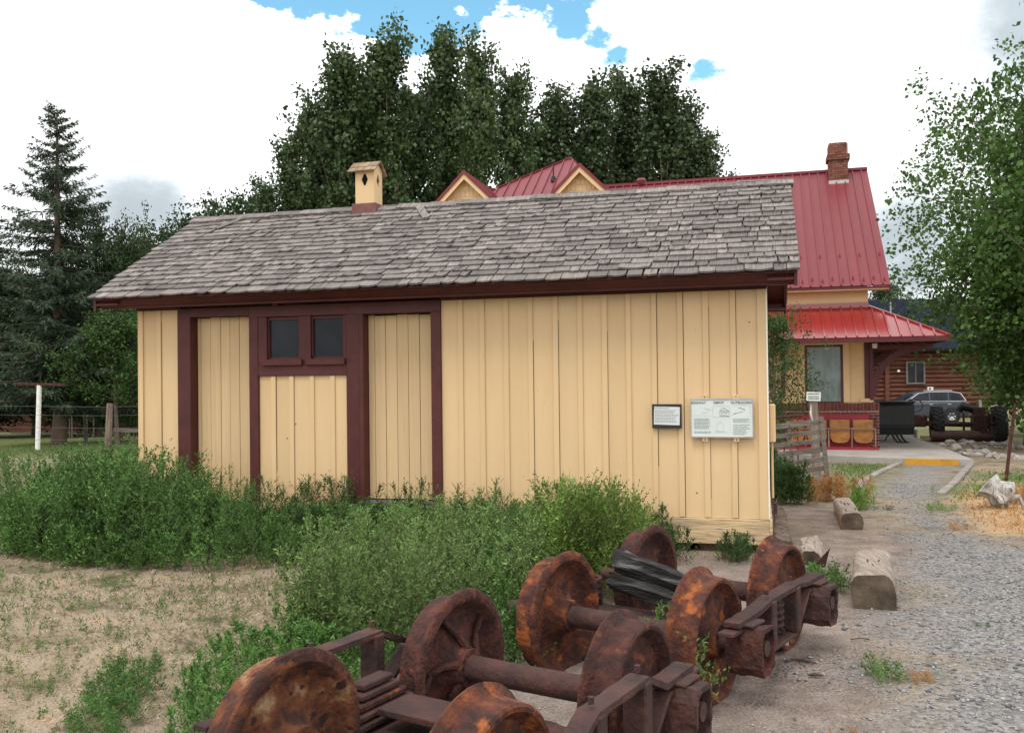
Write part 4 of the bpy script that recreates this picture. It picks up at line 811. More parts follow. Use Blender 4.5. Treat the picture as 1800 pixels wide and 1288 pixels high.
# metal roof faces as single panels with a standing seam each
def clip(pts, k, lo, hi):
    for sg, c in ((1, lo), (-1, hi)):
        o = []
        for i in range(len(pts)):
            a, b = pts[i], pts[(i+1) % len(pts)]; da, db = sg*(a[k]-c), sg*(b[k]-c)
            if da >= 0: o.append(a)
            if (da > 0 > db) or (da < 0 < db): o.append(a.lerp(b, da/(da-db)))
        pts = o
        if len(pts) < 3: return []
    return pts
def roof_face(pts, k, step, m, part, clips=()):
    """pts: flat polygon in depot space; strips are cut across axis k"""
    pts = [Vector(p) for p in pts]; n = (pts[1]-pts[0]).cross(pts[2]-pts[0]).normalized(); n = n if n.z > 0 else -n
    lo, hi = min(p[k] for p in pts), max(p[k] for p in pts); c = lo
    while c < hi - .01:
        d = min(c + step, hi); s_ = clip(pts, k, c + .004, d - .004)
        if len(s_) >= 3:
            a_ = Vector()
            for i in range(1, len(s_)-1): a_ += (s_[i]-s_[0]).cross(s_[i+1]-s_[0])
            if a_.dot(n) < 0: s_ = s_[::-1]
            q = MB().prism([p - n*.02 for p in s_], n*.022)
            e = [p for p in s_ if abs(p[k] - (c + .004)) < 1e-3]
            if len(e) >= 2:
                a, b = max(e, key=lambda p: p.z), min(e, key=lambda p: p.z)
                if (a-b).length > .05: q.beam(a + n*.02, b + n*.02, .03, .045, n)
            q.build('roof_panel', m, part)
        c = d
roofU = box('roof', 'red_metal', depot, WL, XU, SR - .45 - .09, SR - .45 + .09, ZRG - .03, ZRG + .045)           # ridge cap parents the panels
rp = lambda x, z: (x, 0, z)
roof_face([(WL, -.45, ZU), (XU, -.45, ZU), (XU, SR - .45, ZRG), (WL, SR - .45, ZRG)], 0, .235, 'red_metal', roofU)
roof_face([(WL, DD + .45, ZU), (XU, DD + .45, ZU), (XU, SR - .45, ZRG), (WL, SR - .45, ZRG)], 0, .6, 'red_metal', roofU)
for row, off in ((.10, 0), (.95, 0)):
    for i in range(24):
        x = XU - .12 - i*.235; y = -.45 + row + (.06*(i % 2) if row < .5 else 0)
        if row > .5 and i % 2: continue
        z = ZU + (y + .45)*(ZRG - ZU)/SR; MB().prism([(x - .03, y, z), (x + .03, y, z), (x, y + .02, z + .09)], (0, .05, .045)).build('snow_guard', 'red_metal', roofU)
box('eave_fascia', 'maroon_gloss', roofU, WL, XU - .01, -.44, -.41, ZU - .07, ZU - .022); box('eave_board', 'cream', roofU, WL, XU - .02, -.408, -.02, ZU - .10, ZU - .055)
MB().prism([(XU - .03, -.44, ZU - .03), (XU - .03, SR - .45, ZRG - .03), (XU - .03, SR - .45, ZRG - .2), (XU - .03, -.44, ZU - .18)], (.03, 0, 0)).build('rake_trim', 'maroon_gloss', roofU)
MB().prism([(WR - .1, 0, ZU - .05), (WR - .1, DD, ZU - .05), (WR - .1, SR - .45, ZRG - .12)], (.1, 0, 0)).build('gable_wall', 'cream', depot)
# chimney
chx0, chx1 = dpx(1457, 300, SR - 1.0)[0], dpx(1491, 300, SR - 1.0)[0]; cz = [dpx(1475, y, SR - 1.0)[1] for y in (318, 281, 271, 250)]
ch = box('chimney', 'mortar', roofU, chx0 + .02, chx1 - .02, SR - .98, SR - .48, cz[0] - .5, cz[3] - .02)
bricks('brick_courses', chx0, chx1, cz[0] - .3, cz[1], SR - 1.0, .16, .062, 'brick_chimney', ch, .01, .02); bricks('brick_courses', chx0 - .04, chx1 + .04, cz[1], cz[2], SR - 1.04, .16, .062, 'brick_chimney', ch, .01, .03); bricks('brick_courses', chx0 + .01, chx1 - .03, cz[2], cz[3], SR - 1.0, .16, .062, 'brick_chimney', ch, .01, .02)
box('corbel', 'brick_chimney', ch, chx0 - .05, chx1 + .05, SR - 1.03, SR - .44, cz[1] + .01, cz[2] - .01); box('flashing', 'aluminium', ch, chx0 - .01, chx1 + .01, SR - 1.025, SR - .5, dpx(1475, 314, SR - 1)[1] - .25, dpx(1475, 317, SR - 1)[1])
box('stack_side', 'brick_chimney', ch, chx0 + .001, chx1 - .001, SR - .97, SR - .46, cz[0] - .5, cz[3] - .03)
# canopy roof wrapping the corner
XC = WR + O_
roofP = box('canopy_roof', 'maroon_gloss', depot, WL, XC - .02, -O_ - .0, -O_ + .03, ZPE - .12, ZPE - .025)
roof_face([(WL, -O_, ZPE), (XC, -O_, ZPE), (WR, 0, Z1), (WL, 0, Z1)], 0, .235, 'red_metal_low', roofP)
roof_face([(XC, -O_, ZPE), (XC, DD + O_, ZPE), (WR, DD, Z1), (WR, 0, Z1)], 1, .235, 'red_metal_low', roofP)
MB().beam((XC, -O_, ZPE + .03), (WR, 0, Z1 + .03), .06, .03).build('hip_cap', 'red_metal_low', roofP)
box('flashing', 'red_metal_low', roofP, WL, WR + .02, -.05, -.019, Z1 - .02, Z1 + .10); box('eave_fascia', 'maroon_gloss', roofP, XC - .03, XC - .001, -O_ + .031, DD + O_, ZPE - .12, ZPE - .025)
box('canopy_soffit', 'cream', roofP, WL, WR, -O_ + .05, -.02, ZPE - .04, ZPE - .026)
m = MB(); m.add([(WR, 0, Z1 - .06), (XC - .04, -O_ + .05, ZPE - .05), (XC - .04, DD + O_, ZPE - .05), (WR, DD, Z1 - .06)], [(0, 1, 2, 3)]); m.build('canopy_soffit', 'cream', roofP)
for i in range(10):
    y = .15 + i*.85; MB().beam((WR + .02, y, Z1 - .14), (XC - .06, y, ZPE - .14 - .03*max(0, y)), .08, .14).build('rafter', 'maroon_gloss', roofP)
for y in (-.02, 2.6, 5.2):
    br = MB(); pts = [(WR + .07 + 1.15*(1 - math.cos(t)), y, BZ + .12 + (ZPE - .2 - BZ - .12)*math.sin(t)) for t in np.linspace(0, math.pi/2, 9)]
    for a, b in zip(pts[:-1], pts[1:]): br.beam(a, b, .16, .11, (0, 1, 0))
    br.box(WR + .013, WR + .10, y - .06, y + .06, BZ + .05, ZPE - .05); br.beam((WR + .05, y, ZPE - .2), (XC - .1, y, ZPE - .2), .10, .11); br.build('bracket', 'maroon_gloss', roofP)
box('lamp_box', 'white_paint', depot, dpx(1533, 605, -.3)[0], dpx(1541, 605, -.3)[0], -.4, -.3, dpx(1535, 612, -.3)[1], dpx(1535, 604, -.3)[1])
# taller hipped block and the two gabled dormers showing above the shed
def upper():
    ax, az_ = dpx(1000, 279, 5.2); lx, lz = dpx(862, 336, 3.4); k = (az_ - lz)/1.8; base = az_ - k*4.4
    hip = box('hip_roof', 'red_metal', depot, ax - .02, ax + .1, 5.12, 5.28, az_ - .03, az_ + .03); sx = (ax - lx)/(az_ - lz); bl = ax - sx*(az_ - base); rw = (az_ - base)*.75
    roof_face([(bl, 5.2 - 4.4, base), (ax + .1 + rw, 5.2 - 4.4, base), (ax + .1, 5.2, az_), (ax, 5.2, az_)], 0, .30, 'red_metal', hip)
    roof_face([(bl, .8, base), (ax, 5.2, az_), (bl, 9.6, base)], 1, .30, 'red_metal', hip)
    roof_face([(bl, 9.6, base), (ax, 5.2, az_), (ax + .1, 5.2, az_), (ax + .1 + rw, 9.6, base)], 0, .6, 'red_metal', hip)
    roof_face([(ax + .1 + rw, .8, base), (ax + .1, 5.2, az_), (ax + .1 + rw, 9.6, base)], 1, .30, 'red_metal', hip)
    MB().beam((bl, .8, base + .03), (ax, 5.2, az_ + .03), .09, .03).build('hip_cap', 'red_metal', hip)
    vx, vz = dpx(976, 320, 4.0); MB().tube([(vx, 4.0 - .25, vz - .05), (vx, 4.0 - .25, vz + .12), (vx, 3.75, vz + .121), (vx, 3.75, vz + .55)], [.10, .06, .022, .022], 10).build('vent_pipe', 'black_steel', hip)
    for px_, py_, pw in ((815, 302, .3), (1018, 289, .3)):
        y = 1.0; gx, gzz = dpx(px_, py_, y); hw = 2.0; sl = .98; dn = gzz - hw*sl
        d = MB().prism([(gx - hw + .1, y + .25, dn), (gx + hw - .1, y + .25, dn), (gx, y + .25, gzz - .10)], (0, .1, 0)).build('dormer', 'cream', depot)
        for s in (-1, 1):
            roof_face([(gx, y, gzz), (gx + s*hw, y, dn), (gx + s*hw, y + 4.2, dn), (gx, y + 4.2, gzz)], 1, .3, 'red_metal', d)
            q = MB(); q.prism([(gx, y + .01, gzz - .03), (gx + s*hw, y + .01, dn - .03), (gx + s*hw, y + .01, dn - .21), (gx, y + .01, gzz - .21)], (0, .03, 0)); q.build('verge_board', 'cream', d)
            q = MB(); q.prism([(gx, y + .045, gzz - .10), (gx + s*hw, y + .045, dn - .10), (gx + s*hw, y + .245, dn - .10), (gx, y + .245, gzz - .10)], (0, 0, -.02)); q.build('verge_soffit', 'cream', d)
            q = MB(); q.prism([(gx, y - .02, gzz + .03), (gx + s*hw, y - .02, dn + .03), (gx + s*hw, y - .02, dn - .055), (gx, y - .02, gzz - .055)], (0, .028, 0)); q.build('verge_trim', 'red_metal', d)
        q = MB(); z = dn; r_ = 0
        while z < gzz - .30:
            w2 = hw - .30 - (z - dn)/sl; x = gx - w2 - .1*(r_ % 2)
            while x < gx + w2:
                w_ = random.uniform(.10, .2); a, b = max(x, gx - w2), min(x + w_, gx + w2); q.cur = random.random() + .001
                if b - a > .02: q.box(a + .004, b - .004, y + .225 + .01*random.random(), y + .249, z, z + .155)
                x += w_
            z += .16; r_ += 1
        q.build('shingle_courses', 'cream', d, kind='stuff')
upper()
o = MB().lathe([(.0, -.1), (.14, -.1), (.16, .0), (.10, .07), (.0, .09)], 14, Matrix.Translation((dpx(1127, 316, SR - .45)[0], SR - .45, dpx(1127, 318, SR - .45)[1])) @ Matrix.Rotation(-math.pi/2, 4, 'Y')).build('ridge_vent', 'red_metal', roofU, smooth=True)

# ---------------------------------------------------------------- theatre seats in front of the brick base
def seats():
    x1 = dpx(1538, 760, -.35)[0]; n = 6; s = .53; T = thing('theatre_seats', 'row of folded orange wooden theatre seats against the brick base', 'seats', DE.world(x1 - n*s, -.42, 0), -YAW)
    zt = dpx(1500, 737, -.35)[1]; k = zt/.80
    MB().box(-.1, n*s - .12, .16, .20, .02, zt + .13).build('backboard', 'red_paint', T); MB().box(-.1, n*s + .05, -.28, .155, -.003, .05).build('base_board', 'red_paint', T)
    for i in range(n):
        c = (i + .5)*s
        MB().box(c - .235, c + .235, .06, .085, .50*k, .80*k, Matrix.Rotation(R(-4), 4, 'X')).build('seat_back', 'seat_wood', T, bevel=.012)
        pts = [(c + .225*math.cos(t)*(1 if abs(math.cos(t)) < .9 else .98), .0, .36*k + .25*k*math.sin(t)*(1 if math.sin(t) < 0 else .66)) for t in np.linspace(0, 2*math.pi, 20, endpoint=False)]
        pts = [(c - .23, 0, .52*k), (c - .23, 0, .30*k), (c - .17, 0, .19*k), (c - .06, 0, .155*k), (c + .06, 0, .155*k), (c + .17, 0, .19*k), (c + .23, 0, .30*k), (c + .23, 0, .52*k)]
        MB().prism(pts, (0, .03, 0)).build('seat', 'seat_wood', T, bevel=.008)
    for i in range(n+1):
        x = i*s; MB().beam((x, -.03, .0), (x, -.03, .56*k), .03, .03, (0, 1, 0)).build('leg', 'seat_steel', T); MB().beam((x, .05, .3*k), (x, .07, .82*k), .02, .05, (0, 1, 0)).build('upright', 'rust_dark', T)
    MB().beam((0, -.05, .56*k), (n*s, -.05, .56*k), .03, .03).build('arm_rail', 'seat_steel', T)
seats()

# ---------------------------------------------------------------- black scraper bucket
def scraper():
    b0 = onz(1585, 778, ZP); T = thing('scraper_bucket', 'black steel scraper bucket propped on three curved legs on the concrete', 'machinery', b0, -.12); s = b0.y/1600
    w0, w1 = -48*s, 22*s; z0, z1 = 14*s, 73*s; m = MB(); pro = [(0, z0), (-.05, z0 + .3*(z1-z0)), (-.03, z1 - .12), (.1, z1 - .02), (.75, z1), (.78, z1 - .03), (.35, z0 + .15), (.15, z0)]
    m.prism([(w0, y, z) for y, z in pro], (w1 - w0, 0, 0)); m.build('bowl', 'black_steel', T, bevel=.03)
    MB().box(w0 - .01, w1 + .01, -.07, -.045, z0 + .2, z0 + .23).build('lip', 'black_steel', T)
    for k in range(3): x = -.17 + .105*k; MB().tube([(x - .08, .0, z0 + .05), (x - .03, -.05, .12), (x + .05, -.06, .02), (x + .12, -.06, .012)], [.03, .028, .026, .02], 8).build('leg', 'black_steel', T, smooth=True)
    MB().tube([(-.30, .0, z0 + .02), (-.40, -.1, z0 - .04), (-.44, -.12, .06)], .018, 8).build('handle', 'black_steel', T); MB().tube([(-.62, .3, .0), (-.5, .3, z0 + .05)], .018, 8).build('rod', 'black_steel', T)
scraper()
# ---------------------------------------------------------------- rusty tractor grader
def tractor():
    gl = gnd(1757, 776); T = thing('road_grader', 'rusty old tractor grader with two ribbed tyres behind the rock border', 'tractor', gl, -.30)
    k = gl.y/1600; r_ = 31*k; wb = 100*k                       # tyre radius, distance between the tyres
    def wheel(x, y, r, wd):
        m = MB().lathe([(r*.55, -wd/2*.8), (r*.86, -wd/2), (r*.97, -wd/2*.8), (r, -wd*.2), (r, wd*.2), (r*.97, wd/2*.8), (r*.86, wd/2), (r*.55, wd/2*.8)], 32); w_ = m.build('wheel', 'tyre', T, smooth=True); w_.location = (x, y, r - .03)
        lug = MB()
        for i in range(22):
            for s in (-1, 1):
                t = 2*math.pi*(i + .5*(s > 0))/22; M = Matrix.Rotation(t, 4, 'X') @ Matrix.Translation((s*wd*.25, 0, r)) @ Matrix.Rotation(s*.6, 4, 'Z'); lug.box(-wd*.24, wd*.24, -.022, .022, -.02, .025, M)
        lug.build('tread_lugs', 'tyre', w_, kind='stuff')
        MB().lathe([(.05, -wd*.25), (r*.5, -wd*.2), (r*.56, -wd*.38), (r*.56, wd*.38), (r*.5, wd*.2), (.05, wd*.25)], 24).build('rim', 'rust', w_)
    wheel(0, 0, r_, .34); wheel(-wb, .05, r_, .34)
    MB().tube([(-wb - .15, 0, r_), (.25, 0, r_)], .055, 10).build('axle', 'rust_dark', T, smooth=True)
    e = MB(); e.box(-.75, -.38, -.28, .35, r_*.55, r_*1.5).box(-.72, -.42, -.2, .25, r_*1.5, r_*1.95).box(-.70, -.35, -.31, -.28, r_*.7, r_*1.35); e.build('engine', 'rust_dark', T, bevel=.03)
    for i in range(4): MB().tube([(-.68 + .1*i, -.33, r_*.8), (-.68 + .1*i, -.33, r_*1.5)], .025, 8).build('cylinder', 'rust', T)
    MB().tube([(-.5, .1, r_*1.9), (-.5, .1, r_*2.35)], .04, 10).build('filter_pipe', 'white_paint', T); MB().tube([(-.6, .1, r_*1.8), (-1.0, .2, r_*2.0), (-1.1, .2, r_*1.7)], .14, 12).build('tank', 'black_steel', T, smooth=True)
    MB().beam((-.6, .0, r_*.95), (-wb - 1.5, .45, r_*1.05), .14, .16).build('frame_beam', 'rust', T); MB().beam((-wb - .3, .3, r_*1.3), (-wb - 2.1, .75, r_*1.55), .07, .09).build('hood_rail', 'rust', T)
    e = MB(); e.box(-wb - .95, -wb - .25, .1, .5, r_*.8, r_*1.5); e.build('gear_case', 'rust', T, bevel=.06)
    wheel(-wb - 1.15, .3, r_*.66, .14)
    sw = MB(); c = Vector((-wb - .62, .2, r_*2.05)); 
    sw.tube([c + Vector((math.cos(t)*.24, math.sin(t)*.12, math.sin(t)*.2)) for t in np.linspace(0, 2*math.pi, 25)], .018, 6); sw.tube([c, (-wb - .9, .35, r_*1.3)], .018, 6); sw.build('steering_wheel', 'rust_dark', T)
    for x in (-1.9, -1.6): MB().tube([(-wb + x + .6, .4, r_*1.2), (-wb + x + .5, .4, r_*2.1)], [.018, .012], 6).build('lever', 'rust_dark', T)
    fen = MB(); pts = [(-wb - 1.15 + .42*math.cos(t), .2, r_*.8 + .62*math.sin(t)) for t in np.linspace(.2, 2.2, 8)]
    for a, b in zip(pts[:-1], pts[1:]): fen.beam(a, b, .22, .02, (0, 1, 0))
    fen.build('fender', 'rust_dark', T)
    bl = MB(); x0, x1 = -wb - .25, -.22
    for i in range(6):
        t0, t1 = i/6, (i+1)/6; f = lambda t: (-.62 + .16*(2*t - 1)**2, .02 + .34*t); (ya, za), (yb, zb) = f(t0), f(t1)
        bl.add([(x0, ya, za), (x1, ya + .25, za), (x1, yb + .25, zb), (x0, yb, zb), (x0, ya + .02, za), (x1, ya + .27, za), (x1, yb + .27, zb), (x0, yb + .02, zb)], [(0, 1, 2, 3), (7, 6, 5, 4), (0, 3, 7, 4), (1, 5, 6, 2)])
    bl.build('blade', 'rust_dark', T)
    for x in (x0 + .3, x1 - .3): MB().tube([(x, -.4, .3), (x + .1, -.1, r_*1.1)], .03, 8).build('blade_arm', 'rust_dark', T)
    for x in (-.28, -1.0): MB().beam((x, -.05, .0), (x, -.05, r_*1.6), .06, .05, (0, 1, 0)).build('stand', 'rust', T)
tractor()

# ---------------------------------------------------------------- parked car
def car():
    gw = gnd(1691, 745); k = 1.0; T = thing('parked_car', 'dark blue estate car with chrome window trim parked by the log building', 'car', gw + Vector((0, 1.0, 0)), .0); T.rotation_euler = (0, 0, -.06)
    # x towards the rear, rear wheel at x = 0, front wheel at -2.7, car nose to the left; y into depth
    W = 1.84; low = [(-3.62, .30), (-3.66, .55), (-3.55, .80), (-3.3, .92), (-2.35, 1.04), (.62, 1.10), (.86, 1.02), (.92, .70), (.88, .36), (.5, .26), (-3.2, .24)]
    cab = [(-2.42, 1.03), (-1.62, 1.50), (-1.0, 1.60), (.1, 1.60), (.55, 1.50), (.80, 1.09)]
    def loft(pro, ws, y0, m, name, bev):
        q = MB(); n = len(pro); vs = [(x, y0 - ws(z)/2, z) for x, z in pro] + [(x, y0 + ws(z)/2, z) for x, z in pro]
        q.add(vs, [tuple(range(n)), tuple(range(2*n-1, n-1, -1))] + [(i, n+i, n+(i+1) % n, (i+1) % n) for i in range(n)]); return q.build(name, m, T, bevel=bev)
    loft(low, lambda z: W - .10*max(0, z - .75) - .14*max(0, .5 - z), W/2, 'car_paint', 'body', .07); loft(cab, lambda z: W - .12 - .55*(z - 1.03), W/2, 'car_paint', 'cabin', .05)
    yy = lambda z: W/2 - (W - .12 - .55*(z - 1.03))/2 - .006
    def win(pts, name='window'): q = MB(); q.add([(x, yy(z), z) for x, z in pts], [tuple(range(len(pts)))]); return q.build(name, 'glass_dark', T)
    win([(-2.10, 1.10), (-1.05, 1.12), (-1.05, 1.52), (-1.55, 1.46)]); win([(-1.0, 1.12), (-.12, 1.12), (-.12, 1.53), (-1.0, 1.53)]); win([(-.07, 1.12), (.66, 1.14), (.46, 1.46), (-.07, 1.53)])
    q = MB(); q.add([(-2.36, .28, 1.08), (-2.36, W - .28, 1.08), (-1.66, W - .42, 1.49), (-1.66, .42, 1.49)], [(0, 3, 2, 1)]); o = q.build('windscreen', 'glass_dark', T); o.location.x = -.03; o.location.z = .02
    tr = [(-2.16, 1.08), (-1.57, 1.49), (-1.0, 1.56), (.1, 1.56), (.5, 1.48), (.72, 1.12)]; q = MB()
    for a, b in zip(tr[:-1], tr[1:]): q.beam((a[0], yy(a[1]) - .006, a[1]), (b[0], yy(b[1]) - .006, b[1]), .03, .03, (0, 1, 0))
    q.beam((-2.16, yy(1.08) - .006, 1.08), (.72, yy(1.1) - .006, 1.10), .03, .03, (0, 1, 0)); q.build('chrome_trim', 'chrome', T)
    for x in (0, -2.72):
        for y in (.10, W - .10):
            w_ = MB().lathe([(.20, -.10), (.32, -.11), (.345, -.06), (.345, .06), (.32, .11), (.20, .10)], 28, Matrix.Rotation(math.pi/2, 4, 'Z')).build('wheel', 'tyre', T, smooth=True); w_.location = (x, y, .335)
            ri = MB(); ri.lathe([(.19, -.08), (.225, -.10), (.225, .08), (.19, .08)], 24, Matrix.Rotation(math.pi/2, 4, 'Z'))
            for i in range(6): t = 2*math.pi*i/6; ri.beam((0, -.07*(1 if y < 1 else -1), 0), (math.cos(t)*.2, -.085*(1 if y < 1 else -1), math.sin(t)*.2), .06, .02, (0, 1, 0))
            ri.build('rim', 'chrome', w_)
            MB().lathe([(.345, -.03), (.42, -.03), (.42, .03), (.345, .03)], 28, Matrix.Translation((x, .02 if y < 1 else W - .02, .36)) @ Matrix.Rotation(math.pi/2, 4, 'Z')).build('wheel_arch', 'tyre', T)
    MB().box(-3.58, -3.3, .05, .3, .72, .84).build('headlight', 'chrome', T, bevel=.03); MB().box(.80, .90, .06, .25, .82, 1.02).build('tail_light', 'ink_red', T, bevel=.02)
    for x in (-1.1, -.2): MB().box(x, x + .18, -.012, .03, .93, .96).build('door_handle', 'chrome', T)
    MB().box(-1.95, -1.78, -.10, .06, 1.06, 1.2).build('wing_mirror', 'car_paint', T, bevel=.03); MB().beam((-1.2, .42, 1.63), (.2, .42, 1.63), .03, .03).build('roof_rail', 'chrome', T)
car()

# ---------------------------------------------------------------- log sided building
def lodge():
    Y = 56.; z0 = gz(Y); a = atY(1535, 700, Y); T = thing('log_building', 'brown log sided building with dark roof beyond the parked car', 'building', (a.x, Y, z0), -.02); k = Y/1600
    W = 18.; ze = atY(1600, 610, Y).z - z0; zr = atY(1600, 526, Y + 5).z - z0
    box('wall', 'log_siding', T, -3, W, .1, 8, 0, ze); n = int(ze/.27)
    for i in range(n):
        q = MB(); seg = 6; vs = []; 
        for j in range(seg+1): t = math.pi*j/seg; vs += [(-3 + random.uniform(0, .03), .1 - .11*math.sin(t), .27*(i + .5) - .133*math.cos(t)), (W, .1 - .11*math.sin(t), .27*(i + .5) - .133*math.cos(t))]
        q.add(vs, [(2*j, 2*j+1, 2*j+3, 2*j+2) for j in range(seg)]); q.build('log', 'log_siding', T, smooth=True)
    f = lambda x, y: (atY(x, y, Y).x - a.x, atY(x, y, Y).z - z0)
    x0, z_1 = f(1594, 638); x1, z_0 = f(1622, 672)
    wn = MB().box(x0 - .1, x1 + .1, -.10, .0, z_0 - .1, z_0).build('window', 'wood_grey', T)
    for b in ((x0 - .1, x0, -.1, .0, z_0, z_1 + .1), (x1, x1 + .1, -.1, .0, z_0, z_1 + .1), (x0 + .001, x1 - .001, -.1, .0, z_1, z_1 + .1), ((x0+x1)/2 - .03, (x0+x1)/2 + .03, -.09, .0, z_0, z_1)): box('sash', 'wood_grey', wn, *b)
    box('pane', 'glass_dark', wn, x0, x1, -.06, -.05, z_0, z_1)
    px0, pz = f(1556, 600); box('corner_post', 'log_siding', T, px0 - .1, px0 + .15, -.16, .0, 0, ze)
    x0, z_1 = f(1628, 680); x1, z_0 = f(1638, 686); mb_ = MB().box(x0, x1, -.14, -.02, z_0, z_1).build('wall_box', 'white_paint', T); MB().box(x0 + .08, x0 + .2, -.15, -.141, z_0 + .06, z_1 - .06).build('label_plate', 'iron_nail', mb_)
    for x, y in ((1577, 652), (1548, 652)): p = f(x, y); MB().lathe([(.0, -.1), (.08, -.06), (.09, .0), (.05, .07), (0, .08)], 10, Matrix.Translation((p[0], -.2, p[1])) @ Matrix.Rotation(-math.pi/2, 4, 'Y')).build('wall_lamp', 'white_paint', T)
    for s in (0, 1):
        y0 = -.7 if not s else 10.7; q = MB(); q.prism([(-3.6, y0, ze - .1), (-3.6, 5, zr), (-3.6, 5, zr - .15), (-3.6, y0, ze - .25)], (W + 4, 0, 0)); q.build('roof_slope', 'dark_roof', T)
    for x in (-3, W - .12): MB().prism([(x, .2, ze - .05), (x, 9.8, ze - .05), (x, 5, zr - .25)], (.1, 0, 0)).build('gable', 'log_siding', T)
    p = f(1588, 562); MB().tube([(p[0], 2., p[1] + .4), (p[0], 2., p[1] + 1.25)], .05, 8).build('flue', 'aluminium', T)
lodge()
def board_fence(name, label, x0p, x1p, ytop, Y, n, wd, hg, m, posts=3):
    a, b = atY(x0p, ytop, Y), atY(x1p, ytop, Y); z0 = gz(Y); T = thing(name, label, 'fence', (a.x, Y, z0)); W = b.x - a.x; H_ = a.z - z0
    for i in range(n): z = H_ - (i+1)*hg*1.06; box('board', m, T, 0, W, -.02, .01, z, z + hg)
    for i in range(posts): x = W*i/(posts-1); box('post', m, T, x - .06, x + .06, .011, .12, 0, H_ + .03)
    return T
board_fence('board_fence', 'pale horizontal board fence beyond the rusty tractor', 1742, 1990, 708, 44, 4, 0, .2, 'board_fence', 4)
# pickup-sized dark yard wall under the right tree: reddish bank
# ---------------------------------------------------------------- rocks bordering the platform bed
rk = []
def rock(s, seed):
    import bmesh
    b = bmesh.new(); bmesh.ops.create_icosphere(b, subdivisions=2, radius=1)
    for v in b.verts:
        n = v.co.normalized(); q = 1 + .45*mnoise.noise(n*1.3 + Vector((seed*7.1, 0, 0))) + .18*mnoise.noise(n*3 + Vector((0, seed*3.3, 0))); v.co = n*q; v.co.z *= .62; v.co.y *= .8
    me = bpy.data.meshes.new('rock'); b.to_mesh(me); b.free(); me.materials.append(MATS['stone']); return me
rprot = [rock(1, i) for i in range(7)]
def put_rock(x, y, s, i, lab, grp):
    p = gnd(x, y); o = bpy.data.objects.new('rock', rprot[i % 7]); COL.objects.link(o); q = s*p.y/1600; o.scale = (q, q, q); o.rotation_euler = (random.uniform(-.3, .3), random.uniform(-.3, .3), random.random()*6); o.location = p + Vector((0, 0, q*.32)); tag(o, lab, 'rock', grp)
n = 0
for i in range(38):
    t = i/37; put_rock(1652 + 160*t + random.uniform(-2, 2), 783 + 3*t + random.uniform(-5, 5), random.uniform(4, 8.5), n, 'pale rock in the row bordering the bed in front of the rusty tractor', 'rocks in the row before the tractor'); n += 1
for i in range(16):
    t = i/15; put_rock(1690 + 120*t + random.uniform(-3, 3), 799 + 7*t + random.uniform(-3, 4), random.uniform(5, 9), n, 'pale rock in the row between concrete platform and dry grass', 'rocks along the near edge of the bed'); n += 1
put_rock(1681, 792, 12, 3, 'large flat grey rock at the platform edge', None); put_rock(1728, 801, 14, 5, 'long reddish rock at the end of the near rock row', None); put_rock(1705, 798, 10, 1, 'sharp dark rock between platform and near rock row', None)
for x, y, a, b, lb in ((1626, 776, .9, .10, 'dark weathered plank lying at the platform corner beside the rocks'), (1640, 770, .8, .14, 'dark weathered timber lying above the platform corner')):
    p = gnd(x, y); o = MB().box(-a/2, a/2, -b/2, b/2, 0, .09).build('timber', 'wood_post', bevel=.015); o.location = p; o.rotation_euler = (0, .0, -.35); tag(o, lb, 'timber')

